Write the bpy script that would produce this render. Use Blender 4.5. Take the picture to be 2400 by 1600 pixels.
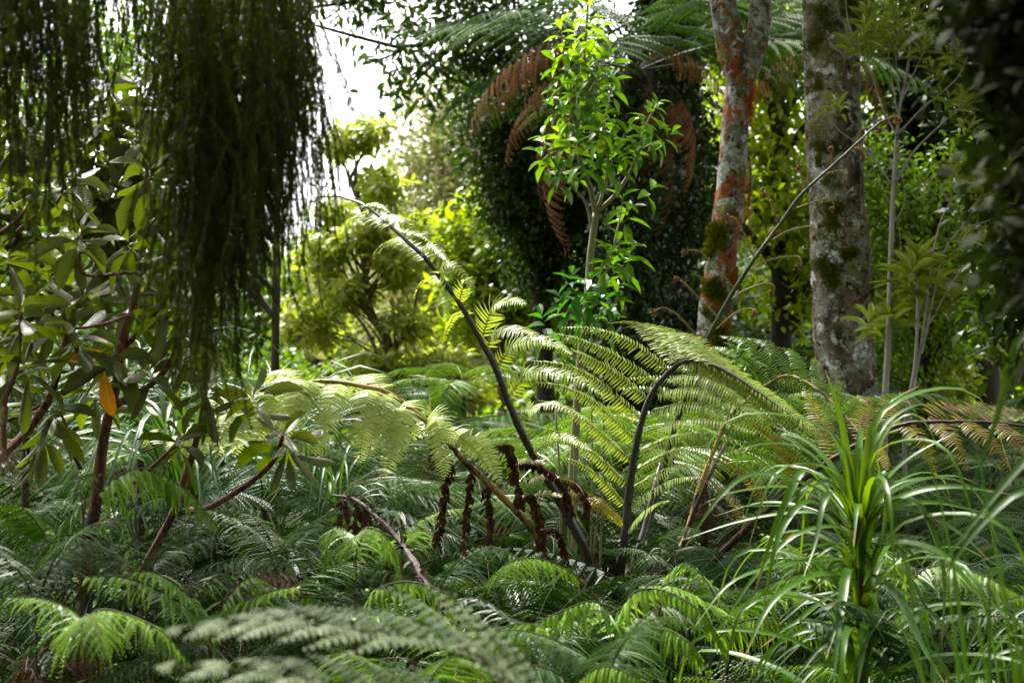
import bpy, math, random
import numpy as np
from mathutils import Vector, Matrix, noise

random.seed(7); np.random.seed(7)
R = math.radians
for o in list(bpy.data.objects): bpy.data.objects.remove(o)
scene = bpy.context.scene
COL = scene.collection

# ------------------------------------------------------------------ camera
cam_d = bpy.data.cameras.new('camera'); cam = bpy.data.objects.new('camera', cam_d); COL.objects.link(cam)
CAMZ = 1.5
cam.location = (0, 0, CAMZ); cam.rotation_euler = (R(90), 0, 0)
cam_d.lens = 50; cam_d.sensor_width = 36; cam_d.clip_start = 0.05; cam_d.clip_end = 500
cam_d.dof.use_dof = True; cam_d.dof.focus_distance = 4.0; cam_d.dof.aperture_fstop = 5.0
cam_d.dof.aperture_blades = 9
scene.camera = cam

# ------------------------------------------------------------------ sky, sun, exposure
SUN_EL, SUN_AZ = R(56), R(-32)            # azimuth clockwise from +Y (the view direction)
world = bpy.data.worlds.new('World'); scene.world = world; world.use_nodes = True
nt = world.node_tree; nt.nodes.clear()
sky = nt.nodes.new('ShaderNodeTexSky'); sky.sky_type = 'NISHITA'; sky.sun_disc = False
sky.sun_elevation = SUN_EL; sky.sun_rotation = SUN_AZ; sky.dust_density = 3.0; sky.air_density = 1.0
hsv = nt.nodes.new('ShaderNodeHueSaturation'); hsv.inputs['Saturation'].default_value = 0.06; hsv.inputs['Value'].default_value = 1.15
bg = nt.nodes.new('ShaderNodeBackground'); bg.inputs['Strength'].default_value = 0.11
wo = nt.nodes.new('ShaderNodeOutputWorld')
nt.links.new(sky.outputs[0], hsv.inputs['Color']); nt.links.new(hsv.outputs[0], bg.inputs['Color']); nt.links.new(bg.outputs[0], wo.inputs['Surface'])
sun_d = bpy.data.lights.new('sun', 'SUN'); sun_d.energy = 3.2; sun_d.angle = R(14); sun_d.color = (1, .95, .86)
sun = bpy.data.objects.new('sun', sun_d); COL.objects.link(sun)
sd = Vector((math.sin(SUN_AZ)*math.cos(SUN_EL), math.cos(SUN_AZ)*math.cos(SUN_EL), math.sin(SUN_EL)))
sun.location = sd*30; sun.rotation_euler = sd.to_track_quat('Z', 'Y').to_euler()
scene.view_settings.view_transform = 'Standard'; scene.view_settings.look = 'None'
scene.view_settings.exposure = 2.2; scene.view_settings.gamma = 1.0; scene.view_settings.use_curve_mapping = False
scene.render.engine = 'CYCLES'
scene.cycles.max_bounces = 8; scene.cycles.diffuse_bounces = 4; scene.cycles.transmission_bounces = 6; scene.cycles.glossy_bounces = 2
scene.cycles.use_denoising = True

# ------------------------------------------------------------------ tools
PX = 36/50/2400.0                       # metres per photograph pixel at one metre
def P(x, y, d): return Vector(((x-1200)*PX*d, d, CAMZ-(y-800)*PX*d))

def tag(o, label=None, cat=None, group=None, kind=None):
    if label: o['label'] = label
    if cat: o['category'] = cat
    if group: o['group'] = group
    if kind: o['kind'] = kind
    return o
def empty(name, loc=(0, 0, 0), label=None, cat=None, group=None):
    o = bpy.data.objects.new(name, None); COL.objects.link(o); o.location = loc; o.empty_display_size = .05
    return tag(o, label, cat, group)
def link(name, me, parent=None, M=None):
    o = bpy.data.objects.new(name, me); COL.objects.link(o)
    if parent is not None: o.parent = parent
    if M is not None: o.matrix_local = M
    return o
def root_of(o):
    v = Vector()
    while o is not None:
        v += o.location; o = o.parent
    return v

class Acc:
    """collects vertices, faces, a per-vertex random value and uv, and builds one mesh"""
    def __init__(s): s.v=[]; s.f=[]; s.sz=[]; s.r=[]; s.uv=[]; s.mi=[]; s.n=0
    def add(s, v, faces, r=0.0, uv=None, mi=0):
        v = np.asarray(v, float).reshape(-1, 3); n = len(v)
        s.v.append(v)
        fl = [i for f in faces for i in f]
        s.f.append(np.array(fl, int)+s.n); s.sz.append(np.array([len(f) for f in faces], int))
        s.r.append(np.full(n, r) if np.isscalar(r) else np.asarray(r))
        s.uv.append(np.zeros((n, 2)) if uv is None else np.asarray(uv, float))
        s.mi.append(np.full(len(faces), mi)); s.n += n
    def stamp(s, tpl, M, r=None, mi=0):
        """tpl=(verts, faces, uv[, rnd]); M=(N,3,4)"""
        v, faces, uv = tpl[:3]; N = len(M); n = len(v)
        if N == 0: return
        V = np.einsum('nij,vj->nvi', M[:, :, :3], v)+M[:, None, :, 3]
        s.v.append(V.reshape(-1, 3))
        fl = np.array([i for f in faces for i in f], int); sz = np.array([len(f) for f in faces], int)
        s.f.append((fl[None, :]+(np.arange(N)*n)[:, None]).ravel()+s.n)
        s.sz.append(np.tile(sz, N))
        if r is None: r = np.random.rand(N)
        rr = np.repeat(r, n)
        if len(tpl) > 3: rr = (rr+np.tile(tpl[3], N)) % 1.0
        s.r.append(rr); s.uv.append(np.tile(uv, (N, 1))); s.mi.append(np.full(N*len(faces), mi)); s.n += N*n
    def build(s, name, mats, smooth=False, origin=None):
        v = np.concatenate(s.v)
        if origin is not None: v = v-np.array(origin)
        f = np.concatenate(s.f); sz = np.concatenate(s.sz)
        me = bpy.data.meshes.new(name)
        me.vertices.add(len(v)); me.vertices.foreach_set('co', v.astype(np.float32).ravel())
        me.loops.add(len(f)); me.loops.foreach_set('vertex_index', f.astype(np.int32))
        me.polygons.add(len(sz))
        me.polygons.foreach_set('loop_start', np.concatenate([[0], np.cumsum(sz)[:-1]]).astype(np.int32))
        me.polygons.foreach_set('material_index', np.concatenate(s.mi).astype(np.int32))
        me.polygons.foreach_set('use_smooth', np.full(len(sz), bool(smooth)))
        me.update(calc_edges=True)
        a = me.attributes.new('rnd', 'FLOAT', 'POINT'); a.data.foreach_set('value', np.concatenate(s.r).astype(np.float32))
        uvl = me.uv_layers.new(name='UVMap'); uvl.data.foreach_set('uv', np.concatenate(s.uv)[f].astype(np.float32).ravel())
        for m in (mats if isinstance(mats, (list, tuple)) else [mats]): me.materials.append(m)
        return me
    def tris(s): return int((np.concatenate(s.sz)-2).sum()) if s.sz else 0

def nrm(a): return a/(np.linalg.norm(a, axis=-1, keepdims=True)+1e-12)
def frames(pos, xd, up, sx, sy, sz):
    """(N,3,4) frames: x along xd, z as near to up as can be"""
    pos = np.asarray(pos, float); N = len(pos)
    x = nrm(np.broadcast_to(np.asarray(xd, float), (N, 3))); up = np.broadcast_to(np.asarray(up, float), (N, 3))
    y = nrm(np.cross(up, x)+1e-9); z = np.cross(x, y)
    M = np.empty((N, 3, 4)); M[:, :, 0] = x*np.reshape(sx, (-1, 1)); M[:, :, 1] = y*np.reshape(sy, (-1, 1)); M[:, :, 2] = z*np.reshape(sz, (-1, 1)); M[:, :, 3] = pos
    return M
def spline(pts, n):
    """Catmull-Rom through pts, n samples evenly by length"""
    p = np.array([list(q) for q in pts], float)
    if len(p) == 2: return p[0]+(p[1]-p[0])*np.linspace(0, 1, n)[:, None]
    q = np.vstack([2*p[0]-p[1], p, 2*p[-1]-p[-2]]); out = []
    for i in range(len(p)-1):
        a, b, c, d = q[i:i+4]; t = np.linspace(0, 1, 24, endpoint=(i == len(p)-2))[:, None]
        out.append(.5*((2*b)+(c-a)*t+(2*a-5*b+4*c-d)*t**2+(3*b-a-3*c+d)*t**3))
    o = np.vstack(out); L = np.concatenate([[0], np.cumsum(np.linalg.norm(np.diff(o, axis=0), axis=1))]); t = np.linspace(0, L[-1], n)
    return np.stack([np.interp(t, L, o[:, k]) for k in range(3)], 1)
def tangents(c): return nrm(np.gradient(c, axis=0))
def tube(acc, c, r, sides=6, mi=0, rnd=.5, bump=0.0, seed=0, cap=True):
    """tube along samples c with radii r (scalar or per sample)"""
    c = np.asarray(c, float); n = len(c); r = np.broadcast_to(np.asarray(r, float), (n,))
    T = tangents(c); ref = np.array([0, 0, 1.]) if abs(T[0, 2]) < .9 else np.array([1., 0, 0])
    u = nrm(np.cross(T[0], ref)); U = [u]
    for i in range(1, n):
        u = U[-1]-T[i]*np.dot(U[-1], T[i]); U.append(nrm(u))
    U = np.array(U); W = np.cross(T, U); a = np.linspace(0, 2*math.pi, sides, endpoint=False)
    d = np.cos(a)[None, :, None]*U[:, None, :]+np.sin(a)[None, :, None]*W[:, None, :]
    rr = np.repeat(r[:, None], sides, 1)
    if bump:
        for i in range(n):
            for j in range(sides):
                q = c[i]+d[i, j]*r[i]
                rr[i, j] *= 1+bump*(noise.noise(Vector((q[0]*9+seed, q[1]*9, q[2]*3)))+.5*noise.noise(Vector((q[0]*30+seed, q[1]*30, q[2]*12)))+.35*noise.noise(Vector((q[0]*70, q[1]*70+seed, q[2]*55))))
    v = c[:, None, :]+d*rr[:, :, None]
    f = [(i*sides+j, i*sides+(j+1) % sides, (i+1)*sides+(j+1) % sides, (i+1)*sides+j) for i in range(n-1) for j in range(sides)]
    if cap: f.append(tuple(range(n*sides-sides, n*sides)))
    uv = np.stack(np.meshgrid(np.linspace(0, 1, sides), np.linspace(0, 1, n)), -1).reshape(-1, 2)
    acc.add(v.reshape(-1, 3), f, rnd, uv, mi)
def lerp(a, b, t): return a+(b-a)*t
def taper(r0, r1, n, p=1.0): return r0+(r1-r0)*np.linspace(0, 1, n)**p

# ------------------------------------------------------------------ leaf templates (x along the leaf, length 1, width 1 = 1 in y)
def leaf_tpl(prof, fold=.15, droop=.2, rib=True, twist=0.0, wave=0.0):
    """prof: list of (t, halfwidth); a folded blade"""
    v=[]; uv=[]; f=[]
    rows=[]
    for t, w in prof:
        z = -droop*t*t+wave*math.sin(t*9)
        tw = twist*t
        if w <= 1e-6: rows.append([len(v)]); v.append((t, 0, z)); uv.append((t, .5)); continue
        a = []
        for s in ((-1, 0, 1) if rib else (-1, 1)):
            a.append(len(v)); yy = s*w; zz = abs(s)*w*fold
            v.append((t, yy*math.cos(tw)-zz*math.sin(tw), z+zz*math.cos(tw)+yy*math.sin(tw))); uv.append((t, .5+s*.5))
        rows.append(a)
    for a, b in zip(rows, rows[1:]):
        if len(a) == 1:
            f += [(a[0], b[i+1], b[i]) for i in range(len(b)-1)]
        elif len(b) == 1:
            f += [(a[i], a[i+1], b[0]) for i in range(len(a)-1)]
        else: f += [(a[i], a[i+1], b[i+1], b[i]) for i in range(len(a)-1)]
    return (np.array(v, float), f, np.array(uv, float))
HEX = leaf_tpl([(0, 0), (.3, .42), (.68, .4), (1, 0)], rib=False, droop=.18)              # cheap background leaf
KITE = (np.array([(0, -.22, 0), (0, .22, 0), (.6, .34, -.05), (1, 0, -.16), (.6, -.34, -.05)], float), [(0, 4, 3, 2, 1)], np.array([(0, .2), (0, .8), (.6, 1), (1, .5), (.6, 0)], float))
LEAFLET = leaf_tpl([(0, .42), (.35, .5), (.7, .34), (1, 0)], rib=False, droop=.16)         # fern leaflet
def serrate(prof_n, depth, fold=.2, droop=.25, lobes=9):
    """toothed fern pinna"""
    v=[]; uv=[]; rows=[]
    n = lobes*2
    for i in range(n+1):
        t = i/n; w = .5*min(1, t*8+.55)*(1-t)**.75*(1.0 if i % 2 else 1-depth)
        z = -droop*t*t
        k = len(v); v += [(t, 0, z), (t+(.02 if i % 2 else 0), w, z-w*fold), (t+(.02 if i % 2 else 0), -w, z-w*fold)]
        uv += [(t, .5), (t, 1), (t, 0)]; rows.append(k)
    f=[]
    for a, b in zip(rows, rows[1:]): f += [(a, b, b+1, a+1), (a, a+2, b+2, b)]
    return (np.array(v, float), f, np.array(uv, float))

# ------------------------------------------------------------------ materials
def new_mat(name):
    m = bpy.data.materials.new(name); m.use_nodes = True; t = m.node_tree; t.nodes.clear(); return m, t
def N(t, typ, **kw):
    n = t.nodes.new(typ)
    for k, v in kw.items():
        if k in n.inputs: n.inputs[k].default_value = v
        else: setattr(n, k, v)
    return n
def rampn(t, fac, stops, interp='LINEAR'):
    r = N(t, 'ShaderNodeValToRGB'); r.color_ramp.interpolation = interp; e = r.color_ramp.elements
    while len(e) > 1: e.remove(e[-1])
    e[0].position = stops[0][0]; e[0].color = (*stops[0][1], 1)
    for p, c in stops[1:]:
        k = e.new(p); k.color = (*c, 1)
    t.links.new(fac, r.inputs[0]); return r.outputs[0]
def rnd_socket(t):
    oi = N(t, 'ShaderNodeObjectInfo'); at = N(t, 'ShaderNodeAttribute', attribute_name='rnd')
    a = N(t, 'ShaderNodeMath', operation='ADD'); f = N(t, 'ShaderNodeMath', operation='FRACT')
    t.links.new(oi.outputs['Random'], a.inputs[0]); t.links.new(at.outputs['Fac'], a.inputs[1]); t.links.new(a.outputs[0], f.inputs[0]); return f.outputs[0]
def mixc(t, fac, a, b, blend='MIX'):
    m = N(t, 'ShaderNodeMix', data_type='RGBA', blend_type=blend)
    for s, x in ((0, fac), (6, a), (7, b)):
        if isinstance(x, bpy.types.NodeSocket): t.links.new(x, m.inputs[s])
        elif s == 0: m.inputs[0].default_value = x
        else: m.inputs[s].default_value = (*x, 1)
    return m.outputs[2]
def leaf_mat(name, cols, trans, tw=.35, rough=.4, spec=.5,  rib=None, patch=None, vein=0.0, back=None, nscale=6, tip=None):
    """cols: ramp over the random value; trans: colour let through; tw: share of light let through"""
    def sat(c, k=1.42):
        l = sum(c)/3; return tuple(max(.002, l+(v-l)*k) for v in c)
    cols = [sat((c[0]*1.16, c[1], c[2]*.82)) for c in cols]; trans = sat((trans[0]*1.1, trans[1], trans[2]*.85))
    m, t = new_mat(name)
    n = len(cols); base = rampn(t, rnd_socket(t), [(i/max(1, n-1), c) for i, c in enumerate(cols)])
    tc = N(t, 'ShaderNodeTexCoord'); nz = N(t, 'ShaderNodeTexNoise', Scale=nscale, Detail=3)
    geo = N(t, 'ShaderNodeNewGeometry'); t.links.new(geo.outputs['Position'], nz.inputs['Vector'])
    mr = N(t, 'ShaderNodeMapRange'); mr.inputs[1].default_value = .3; mr.inputs[2].default_value = .7; mr.inputs[3].default_value = .72; mr.inputs[4].default_value = 1.28
    t.links.new(nz.outputs[0], mr.inputs[0])
    vm = N(t, 'ShaderNodeVectorMath', operation='SCALE'); t.links.new(base, vm.inputs[0]); t.links.new(mr.outputs[0], vm.inputs[3])
    base = vm.outputs[0]
    if patch:
        n2 = N(t, 'ShaderNodeTexNoise', Scale=patch[1], Detail=4); t.links.new(geo.outputs['Position'], n2.inputs['Vector'])
        mk = N(t, 'ShaderNodeMapRange'); mk.inputs[1].default_value = patch[2]; mk.inputs[2].default_value = patch[2]+.06
        t.links.new(n2.outputs[0], mk.inputs[0]); base = mixc(t, mk.outputs[0], base, patch[0])
    bumpin = None
    if rib or vein:
        sp = N(t, 'ShaderNodeSeparateXYZ'); t.links.new(tc.outputs['UV'], sp.inputs[0])
        d = N(t, 'ShaderNodeMath', operation='SUBTRACT'); d.inputs[1].default_value = .5; t.links.new(sp.outputs[1], d.inputs[0])
        ab = N(t, 'ShaderNodeMath', operation='ABSOLUTE'); t.links.new(d.outputs[0], ab.inputs[0])
        if rib:
            lt = N(t, 'ShaderNodeMapRange'); lt.inputs[1].default_value = .015; lt.inputs[2].default_value = .05; lt.inputs[3].default_value = 1; lt.inputs[4].default_value = 0
            t.links.new(ab.outputs[0], lt.inputs[0]); base = mixc(t, lt.outputs[0], base, rib)
        if vein:
            w = N(t, 'ShaderNodeMath', operation='MULTIPLY_ADD'); w.inputs[1].default_value = -.55; t.links.new(ab.outputs[0], w.inputs[0]); t.links.new(sp.outputs[0], w.inputs[2])
            s1 = N(t, 'ShaderNodeMath', operation='MULTIPLY'); s1.inputs[1].default_value = 85; t.links.new(w.outputs[0], s1.inputs[0])
            si = N(t, 'ShaderNodeMath', operation='SINE'); t.links.new(s1.outputs[0], si.inputs[0]); bumpin = si.outputs[0]
    if tip:
        sq = N(t, 'ShaderNodeSeparateXYZ'); t.links.new(tc.outputs['UV'], sq.inputs[0])
        n4 = N(t, 'ShaderNodeMath', operation='MULTIPLY_ADD'); n4.inputs[1].default_value = .35; t.links.new(nz.outputs[0], n4.inputs[0]); t.links.new(sq.outputs[0], n4.inputs[2])
        mt = N(t, 'ShaderNodeMapRange'); mt.inputs[1].default_value = 1.08; mt.inputs[2].default_value = 1.13; t.links.new(n4.outputs[0], mt.inputs[0]); base = mixc(t, mt.outputs[0], base, tip)
    p = N(t, 'ShaderNodeBsdfPrincipled', Roughness=rough); p.inputs['Specular IOR Level'].default_value = spec*.5
    if back:
        b2 = mixc(t, geo.outputs['Backfacing'], base, back); t.links.new(b2, p.inputs['Base Color'])
    else: t.links.new(base, p.inputs['Base Color'])
    if bumpin is not None:
        bp = N(t, 'ShaderNodeBump', Strength=vein); bp.inputs['Distance'].default_value = .002; t.links.new(bumpin, bp.inputs['Height']); t.links.new(bp.outputs[0], p.inputs['Normal'])
    tr = N(t, 'ShaderNodeBsdfTranslucent')
    tcx = mixc(t, .55, base, trans); t.links.new(tcx, tr.inputs['Color'])
    mx = N(t, 'ShaderNodeMixShader'); mx.inputs[0].default_value = tw
    t.links.new(p.outputs[0], mx.inputs[1]); t.links.new(tr.outputs[0], mx.inputs[2])
    o = N(t, 'ShaderNodeOutputMaterial'); t.links.new(mx.outputs[0], o.inputs[0]); return m
def bark_mat(name, stops, scale=5, bump=.6, stretch=.35, patches=(), rough=.85, spec=.25, detail=8):
    """patches: (colour, scale, threshold, softness, offset)"""
    m, t = new_mat(name); tc = N(t, 'ShaderNodeTexCoord'); geo = N(t, 'ShaderNodeNewGeometry')
    mp = N(t, 'ShaderNodeMapping'); mp.inputs['Scale'].default_value = (1, 1, stretch); t.links.new(geo.outputs['Position'], mp.inputs[0])
    nz = N(t, 'ShaderNodeTexNoise', Scale=scale, Detail=detail, Roughness=.68); t.links.new(mp.outputs[0], nz.inputs['Vector'])
    base = rampn(t, nz.outputs[0], stops)
    h = nz.outputs[0]
    for c, s, th, so, off in patches:
        mo = N(t, 'ShaderNodeMapping'); mo.inputs['Location'].default_value = (off, off*.7, off*1.3); t.links.new(geo.outputs['Position'], mo.inputs[0])
        n2 = N(t, 'ShaderNodeTexNoise', Scale=s, Detail=6, Roughness=.62, Distortion=.6); t.links.new(mo.outputs[0], n2.inputs['Vector'])
        n3 = N(t, 'ShaderNodeTexNoise', Scale=s*11, Detail=3); t.links.new(mo.outputs[0], n3.inputs['Vector'])
        ad = N(t, 'ShaderNodeMath', operation='MULTIPLY_ADD'); ad.inputs[1].default_value = .22; t.links.new(n3.outputs[0], ad.inputs[0]); t.links.new(n2.outputs[0], ad.inputs[2])
        mk = N(t, 'ShaderNodeMapRange'); mk.inputs[1].default_value = th+.11; mk.inputs[2].default_value = th+.11+so; t.links.new(ad.outputs[0], mk.inputs[0])
        vc = N(t, 'ShaderNodeTexNoise', Scale=s*5, Detail=4); t.links.new(mo.outputs[0], vc.inputs['Vector'])
        vr = N(t, 'ShaderNodeMapRange'); vr.inputs[1].default_value = .3; vr.inputs[2].default_value = .7; vr.inputs[3].default_value = .6; vr.inputs[4].default_value = 1.2; t.links.new(vc.outputs[0], vr.inputs[0])
        sc = N(t, 'ShaderNodeVectorMath', operation='SCALE'); sc.inputs[0].default_value = c; t.links.new(vr.outputs[0], sc.inputs[3])
        base = mixc(t, mk.outputs[0], base, sc.outputs[0])
        hh = N(t, 'ShaderNodeMath', operation='MULTIPLY_ADD'); hh.inputs[1].default_value = .22; t.links.new(mk.outputs[0], hh.inputs[0]); t.links.new(h, hh.inputs[2]); h = hh.outputs[0]
    p = N(t, 'ShaderNodeBsdfPrincipled', Roughness=rough); p.inputs['Specular IOR Level'].default_value = spec; t.links.new(base, p.inputs['Base Color'])
    bp = N(t, 'ShaderNodeBump', Strength=bump); bp.inputs['Distance'].default_value = .02; t.links.new(h, bp.inputs['Height']); t.links.new(bp.outputs[0], p.inputs['Normal'])
    o = N(t, 'ShaderNodeOutputMaterial'); t.links.new(p.outputs[0], o.inputs[0]); return m

M = {}
M['fern_light'] = leaf_mat('fern_light_green', [(.17,.26,.10),(.21,.30,.13),(.16,.25,.09),(.22,.29,.14)], (.42,.52,.13), .38, .38, .55, patch=((.17,.10,.035), 26, .66))
M['fern_pale'] = leaf_mat('fern_pale_yellow_green', [(.23,.32,.15),(.27,.36,.18),(.21,.30,.13)], (.36,.46,.2), .34, .42, .5, patch=((.20,.11,.05), 30, .66))
M['fern_mid'] = leaf_mat('fern_mid_green', [(.06,.12,.025),(.085,.155,.04),(.06,.13,.03)], (.24,.42,.05), .38, .36, .55, patch=((.13,.09,.03), 30, .7))
M['fern_bronze'] = leaf_mat('fern_bronze_green', [(.10,.11,.025),(.13,.13,.035),(.11,.08,.03)], (.34,.32,.05), .36, .42, .5, patch=((.12,.05,.025), 22, .55))
M['fern_blue'] = leaf_mat('fern_blue_green', [(.024,.056,.022),(.042,.085,.036),(.030,.066,.022)], (.08,.15,.03), .25, .45, .4)
M['fern_blue_pale'] = leaf_mat('fern_pale_blue_green', [(.10,.15,.105),(.13,.18,.13),(.09,.135,.09)], (.14,.22,.12), .2, .5, .4)
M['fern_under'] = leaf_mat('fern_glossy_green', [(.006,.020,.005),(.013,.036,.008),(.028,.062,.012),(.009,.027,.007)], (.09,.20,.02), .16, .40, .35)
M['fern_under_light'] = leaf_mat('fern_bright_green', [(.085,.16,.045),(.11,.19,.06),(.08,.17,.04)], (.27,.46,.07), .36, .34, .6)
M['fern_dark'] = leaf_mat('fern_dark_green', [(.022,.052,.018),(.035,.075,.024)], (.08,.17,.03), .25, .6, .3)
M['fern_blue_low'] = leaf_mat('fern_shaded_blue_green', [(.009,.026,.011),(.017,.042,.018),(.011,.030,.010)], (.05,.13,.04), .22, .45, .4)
M['fern_dead'] = leaf_mat('fern_dead_brown', [(.04,.026,.024),(.065,.042,.036),(.03,.02,.018)], (.1,.05,.02), .1, .8, .2)
M['fern_rust'] = leaf_mat('fern_rust_brown', [(.15,.10,.08),(.20,.135,.11),(.11,.072,.06)], (.38,.2,.13), .3, .75, .2)
M['rhodo'] = leaf_mat('rhododendron_leaf', [(.015,.042,.010),(.026,.060,.012),(.020,.050,.010),(.055,.11,.02)], (.20,.27,.02), .26, .36, .42, rib=(.12,.17,.05), vein=.35, back=(.055,.065,.012))
M['rhodo_old'] = leaf_mat('rhododendron_yellow_leaf', [(.35,.24,.02),(.42,.17,.02)], (.6,.4,.03), .4, .4, .5, rib=(.5,.4,.1), vein=.3)
M['sap'] = leaf_mat('sapling_leaf', [(.05,.115,.026),(.07,.145,.034),(.055,.125,.028),(.09,.17,.04),(.03,.085,.02)], (.18,.36,.06), .34, .3, .6, rib=(.2,.34,.06), patch=((.20,.16,.03), 38, .69))
M['sap_tip'] = leaf_mat('sapling_young_leaf', [(.14,.27,.045),(.19,.32,.06)], (.34,.56,.08), .40, .35, .5, rib=(.4,.5,.1))
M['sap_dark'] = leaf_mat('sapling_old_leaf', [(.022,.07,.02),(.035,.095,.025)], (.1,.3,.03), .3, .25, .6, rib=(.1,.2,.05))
M['willow'] = leaf_mat('narrow_leaf', [(.11,.16,.06),(.16,.21,.09),(.10,.15,.05)], (.32,.42,.08), .34, .28, 1.0, rib=(.2,.28,.1))
M['strap'] = leaf_mat('strap_leaf', [(.022,.06,.010),(.036,.082,.013),(.028,.07,.015)], (.24,.40,.02), .30, .36, .42, patch=((.34,.30,.04), 16, .71), nscale=9, tip=(.22,.14,.05), rib=(.06,.13,.02))
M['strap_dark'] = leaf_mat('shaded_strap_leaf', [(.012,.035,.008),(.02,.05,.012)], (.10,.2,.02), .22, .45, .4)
M['sedge'] = leaf_mat('sedge_leaf', [(.02,.055,.022),(.03,.075,.032),(.04,.08,.022)], (.10,.2,.04), .25, .42, .4)
M['weep'] = leaf_mat('weeping_needles', [(.008,.018,.006),(.028,.048,.010),(.014,.028,.010),(.036,.046,.014)], (.09,.14,.02), .3, .6, .25)
M['bg_yellow'] = leaf_mat('yellow_green_leaf', [(.16,.22,.07),(.21,.26,.09),(.12,.19,.05),(.25,.26,.13)], (.44,.58,.16), .48, .35, .5)
M['bg_lime'] = leaf_mat('lime_leaf', [(.12,.19,.03),(.17,.24,.045)], (.38,.54,.08), .48, .4, .5)
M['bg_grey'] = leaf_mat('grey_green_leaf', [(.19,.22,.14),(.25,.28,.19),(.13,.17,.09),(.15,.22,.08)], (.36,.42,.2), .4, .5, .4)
M['bg_green'] = leaf_mat('mid_green_leaf', [(.055,.11,.02),(.08,.15,.025),(.05,.10,.03)], (.24,.42,.04), .4, .4, .5)
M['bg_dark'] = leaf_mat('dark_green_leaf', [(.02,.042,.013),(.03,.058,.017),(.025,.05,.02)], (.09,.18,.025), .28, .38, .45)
M['bg_brown'] = leaf_mat('dark_olive_leaf', [(.007,.013,.005),(.011,.018,.007)], (.02,.04,.01), .12, .75, .12)
M['ivy'] = leaf_mat('ivy_leaf', [(.014,.032,.012),(.022,.045,.015)], (.04,.1,.02), .2, .25, .6)
M['moss'] = leaf_mat('moss', [(.06,.085,.012),(.10,.12,.02),(.05,.07,.012)], (.2,.25,.02), .2, .9, .1)
M['orange_moss'] = leaf_mat('orange_algae', [(.30,.10,.02),(.36,.15,.03)], (.4,.15,.02), .15, .9, .1)
M['lichen'] = leaf_mat('lichen', [(.30,.34,.24),(.36,.40,.30),(.25,.30,.2)], (.3,.35,.2), .1, .9, .1)
M['stipe'] = bark_mat('black_stipe', [(0,(.012,.009,.010)),(.6,(.03,.022,.024)),(1,(.05,.035,.03))], 9, .15, .2, rough=.32, spec=.6)
M['stipe_gold'] = bark_mat('golden_stipe', [(0,(.10,.055,.02)),(.5,(.30,.19,.06)),(1,(.42,.30,.11))], 14, .2, .3, patches=(((.03,.016,.012), 9, .5, .1, 3),), rough=.5)
M['stipe_brown'] = bark_mat('brown_stipe', [(0,(.02,.010,.008)),(1,(.07,.032,.02))], 12, .5, .3, rough=.6, spec=.3)
M['stipe_green'] = bark_mat('green_stipe', [(0,(.02,.03,.014)),(.6,(.045,.065,.026)),(1,(.07,.08,.035))], 10, .2, .3, patches=(((.12,.05,.03), 8, .55, .1, 5),), rough=.5)
M['rachis'] = bark_mat('fern_rachis', [(0,(.03,.03,.010)),(1,(.065,.065,.022))], 20, .1, .3, rough=.75, spec=.15)
M['crosier'] = bark_mat('crosier', [(0,(.16,.15,.04)),(1,(.26,.22,.06))], 20, .1, .3, rough=.5)
M['crosier_tip'] = bark_mat('crosier_tip', [(0,(.12,.045,.02)),(1,(.24,.09,.04))], 30, .5, 1, rough=.7)
M['red_bark'] = bark_mat('red_peeling_bark', [(.32,(.02,.008,.006)),(.5,(.13,.038,.02)),(.68,(.30,.12,.07))], 48, 1.0, .07, patches=(((.36,.20,.14), 7, .58, .08, 2), ((.03,.014,.012), 11, .58, .05, 7)), rough=.6)
M['green_bark'] = bark_mat('smooth_green_bark', [(0,(.10,.10,.045)),(1,(.22,.21,.10))], 12, .2, .3, patches=(((.30,.28,.18), 14, .6, .1, 1),), rough=.55)
M['grey_bark'] = bark_mat('grey_bark', [(0,(.12,.11,.10)),(1,(.32,.30,.28))], 14, .5, .4, patches=(((.42,.42,.40), 9, .58, .08, 1), ((.06,.055,.045), 12, .6, .08, 4)), rough=.8)
M['dark_bark'] = bark_mat('dark_bark', [(0,(.025,.02,.015)),(1,(.07,.055,.04))], 12, .7, .3, rough=.9)
M['mossy_bark'] = bark_mat('mossy_bark', [(0,(.07,.05,.03)),(1,(.18,.14,.08))], 8, .7, .4, patches=(((.16,.17,.05), 5, .52, .1, 1), ((.3,.29,.24), 7, .6, .08, 4)), rough=.9)
M['orange_bark'] = bark_mat('lichen_orange_bark', [(.36,(.025,.016,.012)),(.5,(.12,.09,.075)),(.66,(.28,.25,.23))], 9, 1.0, .5,
    patches=(((.36,.37,.33), 11.0, .485, .03, 2.2), ((.55,.55,.54), 24, .56, .03, 9.1), ((.22,.28,.17), 17, .565, .04, 4.7), ((.28,.09,.02), 9, .51, .03, 6.3), ((.10,.11,.025), 6, .60, .06, 1.2), ((.02,.014,.01), 30, .6, .04, 3.3)))
M['lichen_bark'] = bark_mat('lichen_brown_bark', [(.36,(.018,.012,.009)),(.5,(.13,.095,.072)),(.66,(.28,.235,.20))], 11, 1.0, .6,
    patches=(((.24,.25,.17), 8, .53, .04, 4.4), ((.40,.39,.34), 19, .55, .03, 2.9), ((.66,.66,.66), 12, .585, .02, 7.7), ((.07,.08,.014), 6, .56, .05, 1.5), ((.20,.10,.055), 9, .59, .04, 8.8), ((.015,.011,.008), 26, .60, .04, 3.3)))
M['dead_wood'] = bark_mat('weathered_dead_wood', [(.35,(.02,.014,.01)),(.5,(.11,.085,.07)),(.68,(.26,.23,.21))], 16, 1.0, .2, patches=(((.03,.02,.018), 12, .55, .05, 2), ((.35,.14,.04), 9, .64, .05, 6)), rough=.8)
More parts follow.
